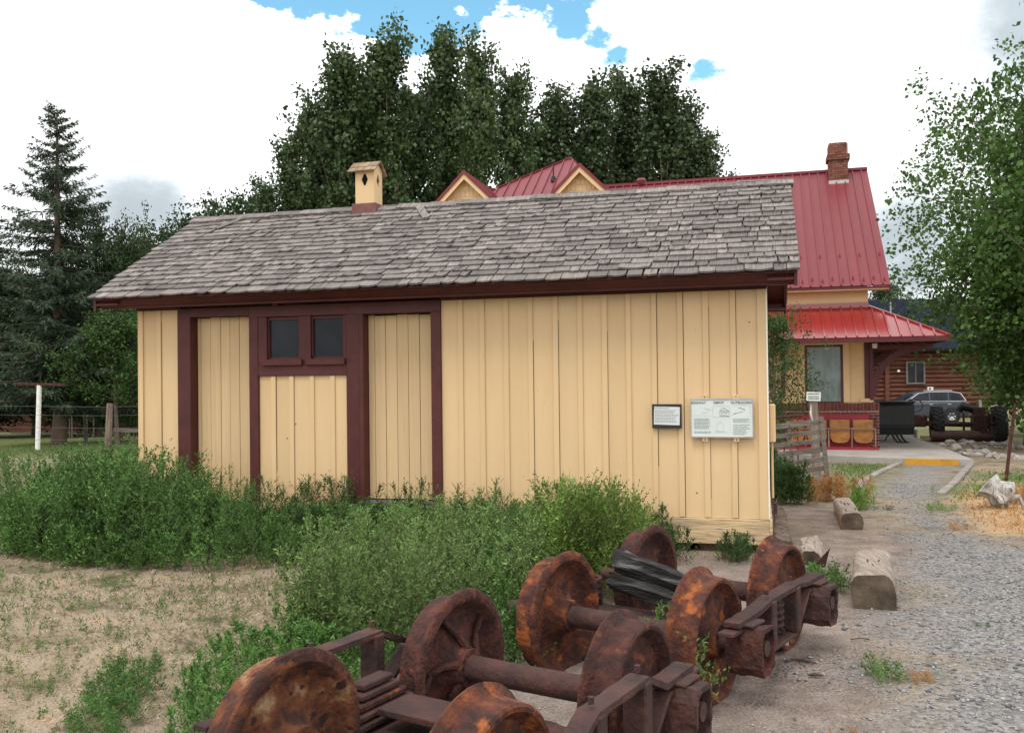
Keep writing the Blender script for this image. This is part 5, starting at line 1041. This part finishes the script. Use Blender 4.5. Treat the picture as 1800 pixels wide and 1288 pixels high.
# ---------------------------------------------------------------- left background: clothes post, wire fence, brown building
def left_yard():
    g = gnd(66, 791); T = thing('clothes_post', 'white painted clothes post with a rusty crossbar on the lawn', 'clothes post', g); zt = atY(69, 677, g.y).z - g.z; d = atY(69, 677, g.y).x - g.x; k = g.y/1600
    MB().tube([(0, 0, -.1), (d*.5, 0, zt*.5), (d, 0, zt)], .075, 12).build('pole', 'white_paint', T, smooth=True); MB().beam((d - 44*k, 0, zt + .05), (d + 46*k, 0, zt - .0), .11, .09).build('crossbar', 'rust', T, bevel=.01)
    # rail fence with wires
    fp = gnd(187, 803); Yf = fp.y; F_ = thing('wire_fence', 'wire fence on rough wooden posts running behind the clothes post', 'fence', fp)
    def post(x, yb, yt, m, r_): a = gnd(x, yb); t = atY(x + 6, yt, a.y); MB().tube([a - fp - Vector((0, 0, .1)), (a.lerp(t, .5)) - fp + Vector((.02, 0, 0)), t - fp], [r_, r_*.95, r_*.8], 8).build('post', m, F_, smooth=True)
    post(187, 803, 709, 'wood_post', .10); 
    k = Yf/1600
    for z in (.45, .8, 1.15, 1.4): MB().tube([(-7, 1.2, z + .1), (0, 0, z), (2.2, .2, z + .02)], .004, 4).build('wire', 'wire', F_)
    MB().beam((0, .05, .75), (2.4, .3, .68), .06, .10).build('rail', 'wood_grey', F_)
    Y2 = 42.; z2 = gz(Y2); C = thing('mesh_fence', 'grey steel post fence far behind the clothes post', 'fence', (atY(95, 700, Y2).x, Y2, z2)); k2 = Y2/1600
    for x in (95, 163): xx = atY(x, 700, Y2).x - C.location.x; MB().tube([(xx, 0, 0), (xx, 0, atY(x, 692, Y2).z - z2)], .05, 8).build('post', 'aluminium', C)
    zz = atY(100, 712, Y2).z - z2; MB().tube([(-2, 0, zz), (6, 0, zz)], .03, 6).build('top_rail', 'aluminium', C); MB().tube([(-2, 0, .2), (6, 0, .2)], .02, 6).build('bottom_wire', 'wire', C)
    # long low brown building in the shade of the trees
    Y3 = 50.; z3 = gz(Y3); B = thing('brown_shed', 'low dark brown plank building in deep shade behind the wire fence', 'building', (atY(-120, 700, Y3).x, Y3, z3)); W = atY(330, 700, Y3).x - B.location.x; h = atY(150, 683, Y3).z - z3
    n = int(W/.6)
    box('wall', 'log_siding', B, 0, W, .04, 5, 0, h)
    for i in range(n): box('plank', 'log_siding', B, i*W/n + .01, (i+1)*W/n - .01, 0, .039, 0, h)
    MB().prism([(-.5, -.8, h - .1), (-.5, 2.5, h + 1.3), (-.5, 5.5, h - .1), (-.5, 5.5, h - .2), (-.5, 2.5, h + 1.18), (-.5, -.8, h - .2)], (W + 1, 0, 0)).build('roof', 'dark_roof', B)
    # pale trailer parts: bench-like boards
    Y4 = 40.; p0 = atY(113, 729, Y4); k4 = Y4/1600
    for i, (xa, xb, yy, lb) in enumerate(((114, 124, 728, 'short pale board lying across the far fence'), (124, 154, 721, 'long pale grey board leaning at the far fence'), (146, 166, 729, 'narrow white board at the foot of the far fence'))):
        a, b = atY(xa, yy, Y4), atY(xb, yy, Y4); o = MB().beam((0, 0, 0), (b.x - a.x, 0, 0), .05, .08).build('board_scrap', 'white_paint'); o.location = a; tag(o, lb, 'board')
        if i < 3: MB().beam((.05, .03, 0), (.05, .03, gz(Y4) - a.z), .05, .05, (0, 1, 0)).build('leg', 'wood_grey', o); MB().beam((b.x - a.x - .05, .03, 0), (b.x - a.x - .05, .03, gz(Y4) - a.z), .05, .05, (0, 1, 0)).build('leg', 'wood_grey', o)
left_yard()

# ---------------------------------------------------------------- trees
def tree_mesh(seed, H_, kind):
    """returns (trunk MB, leaf arrays): limbs leave the trunk, twigs carry clumps of leaves"""
    rg = np.random.default_rng(seed); tk = MB(); C, D, S = [], [], []
    if kind == 'poplar': nl, a0, a1, ll, low, lsz, tr = 64, .25, .50, (.09, .20), .06, .27, .012
    elif kind == 'broad': nl, a0, a1, ll, low, lsz, tr = 84, .75, 1.6, (.22, .50), .06, .165, .02
    elif kind == 'small': nl, a0, a1, ll, low, lsz, tr = 52, .5, 1.25, (.26, .42), .30, .20, .018
    else: nl, a0, a1, ll, low, lsz, tr = 48, .5, 1.2, (.22, .36), .08, .18, .018
    bend = rg.normal(size=2)*.02*H_
    top = lambda t: Vector((bend[0]*math.sin(t*2.2), bend[1]*math.sin(t*2.6), H_*t))
    tk.tube([top(t) for t in np.linspace(0, .96, 10)], [max(.012, tr*H_*(1 - .93*t)) for t in np.linspace(0, .96, 10)], 8)
    for i in range(nl):
        t = low + (.97 - low)*((i + rg.random())/nl)**.9; p = top(t); az_ = i*2.4 + rg.normal()*.4; an = a0 + (a1-a0)*rg.random()
        if kind == 'poplar': f = (.18 + .95*math.sin(math.pi*min(1, .05 + .85*(1-t)))**.7)
        elif kind == 'broad': f = (.22 + .95*math.sin(math.pi*min(1, .10 + .84*(1-t)))**.8)
        else: f = (.15 + 1.0*math.sin(math.pi*min(1, .04 + .9*(1-t)))**.8)
        ln = H_*(ll[0] + (ll[1]-ll[0])*rg.random())*f; d = Vector((math.sin(an)*math.cos(az_), math.sin(an)*math.sin(az_), math.cos(an)))
        up = .25 if kind == 'poplar' else .08; pts = [p + d*ln*s + Vector((0, 0, up*ln*s*s)) for s in (0, .35, .7, 1)]
        tk.tube(pts, [tr*H_*.30*(1-t*.6), tr*H_*.2*(1-t*.6), tr*H_*.12*(1-t*.6), .008], 5, False)
        ncl = {'poplar': 8, 'broad': 16, 'bush': 10, 'small': 12}[kind]
        for c in range(ncl):
            s = .30 + .75*rg.random()**.8; q = p + d*ln*s + Vector((0, 0, up*ln*s*s)) + Vector(rg.normal(size=3)*(.06 if kind == 'poplar' else .09)*ln*(1 + s))
            m_ = {'poplar': 28, 'broad': 32, 'bush': 24, 'small': 28}[kind]; sg = {'poplar': .24, 'broad': .21, 'bush': .22, 'small': .22}[kind]
            cc = np.array(q)[None] + rg.normal(size=(m_, 3))*sg*np.array([1, 1, 1.1]); C.append(cc); dd = rg.normal(size=(m_, 3)); dd[:, 2] -= .35; D.append(dd); S.append(np.full(m_, lsz)*rg.uniform(.6, 1.25, m_))
    C, D, S = np.concatenate(C), np.concatenate(D), np.concatenate(S); V, Fq = cards(C, D, S, S*.72, rg); return tk, V, Fq, np.repeat(rg.random(len(C)//m_ + 1), m_)[:len(C)]*.5 + rg.random(len(C))*.5
tprot = {}
def tree(name, label, cat, loc, H_, kind, seed, leaf, bark='bark', group=None, sx=1., rz=0.):
    key = (kind, seed, leaf)
    if key not in tprot:
        tk, V, Fq, rn = tree_mesh(seed, 20. if kind == 'poplar' else 10., kind); a = tk.build('trunk', bark, smooth=True); b = np_mesh('crown', V, Fq, leaf, rn); tprot[key] = (a.data, b.data); bpy.data.objects.remove(a); bpy.data.objects.remove(b)
    T = thing(name, label, cat, loc, rz, group); H0 = 20 if kind == 'poplar' else 10; T.scale = (sx*H_/H0, sx*H_/H0, H_/H0)
    link('trunk', tprot[key][0], T); link('crown', tprot[key][1], T); return T
# poplars: (pixel column of the tip, pixel row of the tip, distance, width factor)
PG = 'poplars behind the depot'
POP = [(600, 78, 50, 1.25, 0), (690, 42, 51, 1.3, 1), (764, 50, 53, 1.15, 2), (842, 76, 50, 1.1, 3), (893, 118, 52, 1.1, 0), (545, 165, 52, 1.2, 1), (505, 238, 50, 1.25, 2), (468, 318, 49, 1.3, 3), (640, 130, 56, 1.3, 3), (725, 150, 57, 1.3, 0), (800, 165, 57, 1.25, 1), (575, 210, 57, 1.3, 2), (930, 225, 56, 1.3, 2)]
for i, (x, y, Y, sx, sd_) in enumerate(POP):
    top = atY(x, y, Y); tree('poplar_tree', {1: 'tallest poplar of the left clump, its tip against the blue sky', 7: 'short poplar ending the left clump beside the far trees', 0: 'tall poplar standing directly behind the roof vent of the shed'}.get(i, 'tall dense poplar in the left clump rising behind the depot gables'), 'poplar', (top.x, Y, gz(Y)), (top.z - gz(Y))*.93, 'poplar', sd_ + 20, 'poplar_leaf', group='poplars in the taller left clump', sx=sx*.78, rz=i*1.3)
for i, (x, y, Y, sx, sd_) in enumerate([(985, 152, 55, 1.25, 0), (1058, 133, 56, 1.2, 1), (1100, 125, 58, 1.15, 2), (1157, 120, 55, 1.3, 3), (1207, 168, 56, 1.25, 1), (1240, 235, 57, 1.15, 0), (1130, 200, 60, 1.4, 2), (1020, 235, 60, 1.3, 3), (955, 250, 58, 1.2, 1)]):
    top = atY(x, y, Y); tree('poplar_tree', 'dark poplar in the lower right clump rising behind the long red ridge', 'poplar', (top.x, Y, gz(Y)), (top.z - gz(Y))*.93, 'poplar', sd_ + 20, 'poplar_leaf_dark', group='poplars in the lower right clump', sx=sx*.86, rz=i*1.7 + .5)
for i, (x, y, Y, sx) in enumerate([(440, 345, 60, 1.5), (405, 362, 60, 1.4), (375, 372, 62, 1.6), (340, 384, 60, 1.5), (310, 402, 58, 1.5), (265, 420, 55, 1.7), (230, 445, 52, 1.8)]):
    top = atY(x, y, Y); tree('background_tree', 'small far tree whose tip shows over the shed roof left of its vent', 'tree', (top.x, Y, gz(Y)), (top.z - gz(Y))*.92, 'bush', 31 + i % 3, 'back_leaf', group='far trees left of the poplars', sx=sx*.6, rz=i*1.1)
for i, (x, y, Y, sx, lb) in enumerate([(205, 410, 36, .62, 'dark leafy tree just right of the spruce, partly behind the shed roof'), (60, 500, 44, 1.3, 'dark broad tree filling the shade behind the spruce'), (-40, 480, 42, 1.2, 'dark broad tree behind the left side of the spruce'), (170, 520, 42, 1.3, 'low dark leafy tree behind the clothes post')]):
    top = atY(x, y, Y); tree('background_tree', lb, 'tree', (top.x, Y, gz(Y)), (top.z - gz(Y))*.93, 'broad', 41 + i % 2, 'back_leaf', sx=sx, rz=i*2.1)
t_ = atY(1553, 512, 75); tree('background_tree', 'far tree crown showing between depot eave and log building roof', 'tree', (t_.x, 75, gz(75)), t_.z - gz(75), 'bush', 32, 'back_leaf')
for i, (x, yt, Y, sx, lb) in enumerate([(205, 572, 33, 2.6, 'bright leafed shrub leaning against the left end of the shed'), (150, 604, 35, 2.4, 'rounded shrub between clothes post and shed')]):
    top = atY(x, yt, Y); tree('shrub', lb, 'shrub', (top.x, Y, gz(Y)), (top.z - gz(Y)), 'small', 51 + i, 'shrub_leaf', sx=sx/2.2, rz=i)
top = atY(1353, 570, 19.5); tree('shrub', 'tall thin leafy shrub between the shed corner and the depot', 'shrub', (top.x + .05, 19.5, gz(19.5)), top.z - gz(19.5), 'bush', 52, 'shrub_leaf', sx=.9, rz=2)
tree('ash_tree', 'leafy green tree overhanging the tractor at the right', 'tree', (14.5, 23, gz(23) - .2), 9.6, 'broad', 61, 'tree_leaf', sx=.84, rz=.6)
tree('ash_tree', 'darker leafy tree filling in behind the tree over the tractor', 'tree', (18.6, 31, gz(31)), 9.5, 'broad', 62, 'tree_leaf', sx=1.1, rz=2.2)
tree('ash_tree', 'young low leafy tree under the large tree beside the tractor', 'tree', (13.9, 24.6, gz(24.6)), 5.9, 'small', 63, 'tree_leaf', sx=1.25, rz=3.4)
def spruce(loc, H_, RR, label, seed):
    rg = np.random.default_rng(seed); T = thing('spruce_tree', label, 'spruce', loc); MB().tube([(0, 0, -.1), (.05, 0, 1), (0, 0, H_*.5), (0, 0, H_*.93), (0, 0, H_*1.0)], [.30, .24, .15, .035, .008], 10).build('trunk', 'bark_spruce', T, smooth=True)
    A, D, Ln, Wd, RN, br = [], [], [], [], [], MB(); z = 1.5
    while z < H_*.985:
        t = z/H_; nb = 5 if t < .8 else 4
        for b in range(nb):
            az_ = rg.random()*6.283; ln = RR*(min(1, .55 + t*1.8) if t < .25 else 1)*(1 - t)**.80*rg.uniform(.55, 1.15) + .10; zz = z + rg.uniform(-.12, .12)
            dv = np.array([math.cos(az_), math.sin(az_), 0]); el_ = (-.10 - .25*(1-t) + .55*max(0, t - .6)*2)
            f = lambda s: np.array([0, 0, zz]) + dv*ln*s + np.array([0, 0, 1])*ln*(el_*s + .22*s*s)
            br.tube([f(0), f(.5), f(1)], [.012 + .02*(1-t), .008 + .010*(1-t), .004], 4, False); n = int(14 + 16*ln); s = rg.uniform(.0, 1.0, n)**.9; P = np.stack([f(q) for q in s]); side = np.cross(dv, [0, 0, 1])
            sg = rg.choice([-1, 1], n)[:, None]; d = dv*rg.uniform(.35, .9, (n, 1)) + side*sg*rg.uniform(.4, 1.0, (n, 1)) + np.array([0, 0, 1])*rg.uniform(-.75, .12, (n, 1)); l = (.16 + .42*(1 - s)*min(1, ln/1.5))*rg.uniform(.6, 1.3, n)*(1 - .6*max(0, t - .4)/.6)
            for kk in range(3):
                u = unit(d)*l[:, None]; A.append(P + u*(.33*kk)); dd = unit(d) + rg.normal(size=(n, 3))*.35; dd[:, 2] -= .12*kk; D.append(dd); Ln.append(l*.62 + .07); Wd.append((np.full(n, .055) + .02*rg.random(n))*(1 - .45*t)); RN.append(np.full(n, rg.random()*.5) + rg.random(n)*.4)
        z += .17 + .13*(1-t)
    V, Fq = cards(np.concatenate(A), np.concatenate(D), np.concatenate(Ln), np.concatenate(Wd), rg); c = np_mesh('crown', V, Fq, 'spruce_needle', np.concatenate(RN), T); br.build('branches', 'bark', T)
g = gnd(48, 781); tp = atY(100, 180, g.y); spruce((tp.x, g.y, g.z), tp.z - g.z, 4.6, 'tall ragged spruce with pale trunk behind the clothes post', 4)
tp = atY(-60, 330, 40); spruce((tp.x, 40, gz(40)), tp.z - gz(40), 4.6, 'shorter spruce whose boughs reach in beside the tall ragged spruce', 9)

# ---------------------------------------------------------------- weeds
def weed(seed, h, nb, leaf, spread, bare=.12, step=.011, spike=False):
    rg = np.random.default_rng(seed); A, D, Ls, Wd, SA, SB, SR_ = [], [], [], [], [], [], []; lean = rg.normal(size=2)*.08
    stem = lambda t: np.stack([lean[0]*h*t**1.5, lean[1]*h*t**1.5, h*t], -1)
    tt = np.linspace(0, 1, 7); st = stem(tt); SA.append(st[:-1]); SB.append(st[1:]); SR_.append(.0032*(1 - tt[:-1]*.7))
    for b in range(nb):
        t = bare + (.97 - bare)*rg.random()**.9; p = stem(np.array(t)); az_ = rg.random()*6.283; an = rg.uniform(.35, .85)*spread; ln = h*(.10 + .45*(1-t)**.8)*rg.uniform(.6, 1.2)
        d = np.array([math.sin(an)*math.cos(az_), math.sin(an)*math.sin(az_), math.cos(an)]); SA.append(p[None]); SB.append((p + d*ln)[None]); SR_.append(np.array([.0016]))
        n = max(4, int(ln/step)); s = rg.random(n)**.7; A.append(p + d*ln*s[:, None]); q = d*.7 + rg.normal(size=(n, 3))*.55; q[:, 2] += .15; D.append(q); Ls.append(leaf*rg.uniform(.5, 1.2, n)*(1 - .45*s)); 
    n = int(h*.8/step); s = bare + (1 - bare)*rg.random(n); A.append(stem(s)); q = rg.normal(size=(n, 3))*.8; q[:, 2] += .7; D.append(q); Ls.append(leaf*rg.uniform(.5, 1.1, n)*(1 - .4*s))
    if spike:
        n = 60; s = rg.uniform(.78, 1.03, n); A.append(stem(s) + rg.normal(size=(n, 3))*.006); q = rg.normal(size=(n, 3))*.6; q[:, 2] += .6; D.append(q); Ls.append(np.full(n, leaf*.5))
    A, D, Ls = np.concatenate(A), np.concatenate(D), np.concatenate(Ls); V, Fq = cards(A, D, Ls, Ls*.36 + .0015, rg); SA, SB, SR_ = np.concatenate(SA), np.concatenate(SB), np.concatenate(SR_); V2, F2 = sticks(SA, SB, SR_)
    return np.concatenate([V, V2]), np.concatenate([Fq, F2 + len(V)]), np.concatenate([rg.random(len(Fq))*.38, np.full(len(F2), 2.0)])
WP = {'tall': [weed(100+i, 1.0, 32, .080, 1.1, .02, .0205, True) for i in range(5)], 'broom': [weed(110+i, 1.0, 44, .046, .95, .01, .0145) for i in range(4)], 'airy': [weed(120+i, 1.0, 22, .052, 1.1, .12, .018, True) for i in range(5)], 'low': [weed(130+i, 1.0, 24, .17, 1.6, .0, .06) for i in range(4)],
      'short': [weed(140+i, 1.0, 20, .15, 1.2, .02, .045, True) for i in range(5)], 'mid': [weed(150+i, 1.0, 26, .10, 1.1, .02, .026, True) for i in range(5)], 'tuft': [weed(160+i, 1.0, 9, .42, 1.7, .0, .16) for i in range(5)]}
def plant_set(P, hs, kind, rg=rng):
    Vs, Fs, Rn, o = [], [], [], 0
    for (x, y), h in zip(P, hs):
        V, Fq, r_ = WP[kind][rg.integers(len(WP[kind]))]; t = rg.random()*6.283; c, s = math.cos(t), math.sin(t); q = V*h*np.array([1.0, 1.0, 1]); w_ = rg.uniform(.9, 1.25)
        q = np.stack([(q[:, 0]*c - q[:, 1]*s)*w_ + x, (q[:, 0]*s + q[:, 1]*c)*w_ + y, q[:, 2] + gz(y) - .01], 1); Vs.append(q); Fs.append(Fq + o); o += len(V); tint = rg.random()*.6; Rn.append(np.where(r_ > 1.5, 2.0, r_ + tint))
    return np.concatenate(Vs), np.concatenate(Fs), np.concatenate(Rn)
def weeds(name, label, P, hs, kind, m):
    V, Fq, rn = plant_set(P, hs, kind); return tag(np_mesh(name, V, Fq, m, rn), label, 'weeds', kind='stuff')
def in_poly(n, Q, rg=rng, edge=0.):
    lo, hi = Q.min(0), Q.max(0); P = lo + (hi-lo)*rg.random((n*6, 2)); P = P[sdist(P, Q) > edge]; return P[:n]
def shedpt(u, off): return np.array([2.4385 - u*SH.c - off*SH.s, 8.7506 + u*SH.s - off*SH.c])
# thicket against the left half of the shed
Q = np.array([shedpt(4.55, .12), shedpt(7.1, .12), shedpt(8.1, .0), gnd(-10, 960).xy, gnd(15, 985).xy, gnd(120, 1002).xy, gnd(300, 1006).xy, gnd(450, 1006).xy, gnd(530, 1000).xy])
Q0 = Q.copy(); P = in_poly(270, Q); ud = (2.4385 - P[:, 0])/SH.c; ht = np.clip((ud - 3.6)/3.2, .30, 1)*np.clip(.55 + sdist(P, Q)*.9, .5, 1)*rng.uniform(.62, 1.05, len(P))*.92
weeds('weed_thicket', 'dense dark green weed thicket against the left doors of the shed', P, ht, 'tall', 'weed_green')
P = in_poly(130, Q, edge=.05); ud = (2.4385 - P[:, 0])/SH.c; weeds('weed_thicket', 'pale seed topped weeds standing out of the dense left thicket', P, np.clip((ud - 3.4)/3., .35, 1)*rng.uniform(.8, 1.08, len(P)), 'airy', 'weed_green')
P = in_poly(700, Q); P = P[sdist(P, Q) < .35][:170]; weeds('weed_thicket', 'shorter leafy weeds fringing the front of the left thicket', P, rng.uniform(.12, .40, len(P)), 'short', 'weed_green')
# along the wall
P = np.array([shedpt(u, o_) for u, o_ in zip(rng.uniform(.95, 5.0, 230), .08 + rng.random(230)**1.3*1.1)]); weeds('wall_weeds', 'dark leafy weeds growing along the foot of the shed wall', P, rng.uniform(.26, .50, len(P)), 'mid', 'weed_dark')
P = np.array([shedpt(u, o_) for u, o_ in zip(rng.uniform(1.6, 5.4, 46), rng.uniform(.06, .4, 46))]); weeds('wall_weeds', 'thin reddish stemmed weeds rising against the cream wall boards', P, rng.uniform(.45, .72, len(P)), 'airy', 'weed_dark')
P = np.array([shedpt(u, o_) for u, o_ in zip(rng.uniform(2.0, 4.6, 120), rng.uniform(.5, 1.5, 120))]); weeds('wall_weeds', 'mid green weeds filling the ground between shed wall and pale bush', P, rng.uniform(.3, .52, len(P)), 'mid', 'weed_green')
# tall yellow-green bush
P = np.array([(.62, 7.15)]) + np.clip(rng.normal(size=(44, 2)), -1.2, 1.1)*np.array([.34, .22]); weeds('broom_weed', 'bright yellow green feathery weed bush behind the rusty wheels', P, rng.uniform(.62, .92, len(P)), 'broom', 'weed_yellow')
# grey-green sprawl in front
Q = np.array([gnd(*q).xy for q in ((505, 1120), (560, 1040), (700, 1010), (900, 1010), (960, 1090), (905, 1165), (770, 1175), (640, 1190))]); P = in_poly(130, Q); weeds('sprawling_weeds', 'grey green sprawling weeds behind the near rail truck', P, rng.uniform(.25, .60, len(P)), 'tall', 'weed_grey')
P = in_poly(75, Q); weeds('sprawling_weeds', 'taller pale weeds with seed spikes above the grey green sprawl', P, rng.uniform(.5, .82, len(P)), 'airy', 'weed_grey')
Q = np.array([gnd(*q).xy for q in ((430, 1150), (560, 1090), (760, 1120), (700, 1190), (600, 1260), (340, 1420), (290, 1330), (330, 1210))]); P = in_poly(260, Q); weeds('low_weeds', 'low green weeds spreading around the spotted wheel', P, rng.uniform(.10, .30, len(P)), 'short', 'weed_green')
Q = np.array([gnd(*q).xy for q in ((90, 1300), (180, 1190), (275, 1165), (290, 1200), (200, 1330))]); P = in_poly(110, Q); weeds('low_weeds', 'patch of low green weeds at the edge of the dry yard', P, rng.uniform(.07, .16, len(P)), 'low', 'weed_green')
Q = np.array([gnd(*q).xy for q in ((0, 1010), (480, 1015), (560, 1090), (420, 1180), (300, 1250), (0, 1320))]); P = in_poly(260, Q); weeds('low_weeds', 'tiny scattered green plants dotting the dry yard', P, rng.uniform(.04, .10, len(P)), 'low', 'weed_grey')
P = np.array([(.78, 5.05), (.72, 5.15), (.84, 5.0), (.66, 4.72), (.70, 4.6), (.62, 4.85), (.95, 4.6), (1.02, 5.3)]); weeds('truck_weeds', 'grey green weeds growing up between the wheels of the timbered truck', P, rng.uniform(.3, .5, len(P)), 'mid', 'weed_grey')
Q = np.array([gnd(*q).xy for q in ((880, 1010), (930, 1190), (900, 1200), (860, 1120), (840, 1020))]); P = in_poly(46, Q); weeds('truck_weeds', 'green weeds pressed against the outer wheels of the timbered truck', P, rng.uniform(.25, .5, len(P)), 'mid', 'weed_green')
P = scatter(7000, -9, 2, 2.8, 12, lambda p: nd(p)*np.clip(sdist(p, Q0)*-1, 0, 1)*np.clip(.3 + vnoise(p, .9, 31), 0, 1), 1.25)[:1700]; V, Fq, rn = plant_set(P, rng.uniform(.02, .06, len(P)), 'tuft'); tag(np_mesh('dry_tufts', V, Fq, 'straw_grey', rn), 'small dry tufts roughening the bare yard', 'grass', kind='stuff')
P = scatter(3000, -9, 2, 2.8, 12, lambda p: nd(p)*np.clip(vnoise(p, .7, 33)*2.4 - 1.1, 0, 1), 1.25)[:900]; V, Fq, rn = plant_set(P, rng.uniform(.025, .075, len(P)), 'tuft'); tag(np_mesh('green_tufts', V, Fq, 'weed_grey', rn), 'small grey green leaf tufts among the dry grass', 'grass', kind='stuff')
# single clumps
for (x, y, r_, n, h, kd, m, lb) in ((1430, 1035, .30, 46, .2, 'low', 'weed_green', 'bright green weed clump behind the truck journal box'), (1390, 1010, .1, 10, .2, 'mid', 'weed_green', 'small feathery weed clump beside the split log'), (1465, 1025, .1, 8, .14, 'low', 'weed_grey', 'little pale weed clump between split log and squared log'), (1290, 985, .14, 22, .26, 'mid', 'weed_dark', 'dark weed clump under the weathered base board of the shed'), (1165, 985, .16, 18, .34, 'mid', 'weed_dark', 'leafy weed clump hiding the shed base beside the rusty wheel'),
        (1545, 1190, .09, 12, .13, 'low', 'weed_grey', 'small green weed growing at the edge of the gravel'), (1610, 1195, .06, 9, .08, 'low', 'straw_orange', 'small rusty brown weed next to the green one on the gravel edge'), (1718, 1102, .06, 9, .05, 'low', 'weed_green', 'tiny green tuft alone in the middle of the gravel drive'), (1382, 885, .2, 26, .55, 'mid', 'weed_dark', 'dark feathery weed clump at the back corner of the shed'), (1366, 872, .15, 14, .7, 'mid', 'weed_dark', 'taller dark weed close against the shed end wall'),
        (1470, 880, .35, 30, .36, 'mid', 'straw_orange', 'orange brown dry weeds behind the cut log'), (1425, 878, .3, 24, .33, 'mid', 'straw_orange', 'orange brown dry weeds in front of the slat gate'), (1512, 896, .16, 18, .3, 'mid', 'weed_yellow', 'yellow green weed growing beside the cut log'), (1660, 897, .2, 22, .10, 'low', 'weed_yellow', 'low yellow green weed patch at the mouth of the gravel path'), (1690, 932, .16, 14, .09, 'low', 'straw_orange', 'low straw coloured tuft in the gravel in front of the stump'), (1562, 897, .08, 6, .08, 'low', 'weed_dark', 'tiny dark weed on the gravel beside the cut log'), (1720, 870, .3, 24, .16, 'low', 'weed_yellow', 'yellowing low weeds left of the grey stump'), (1792, 885, .2, 18, .24, 'mid', 'straw_orange', 'orange dry weeds right of the grey stump'),
        (1500, 1300, .1, 8, .06, 'low', 'straw_orange', 'flattened straw tuft on the dirt by the gravel edge')):
    p = gnd(x, y); P = np.array(p.xy)[None] + rng.normal(size=(n, 2))*r_*.6; V, Fq, rn = plant_set(P - np.array(p.xy), rng.uniform(.65, 1.1, n)*h, kd); V[:, 2] += gz(p.y)*0; o = np_mesh('weed_clump', V, Fq, m, rn); o.location = p; tag(o, lb, 'weed')
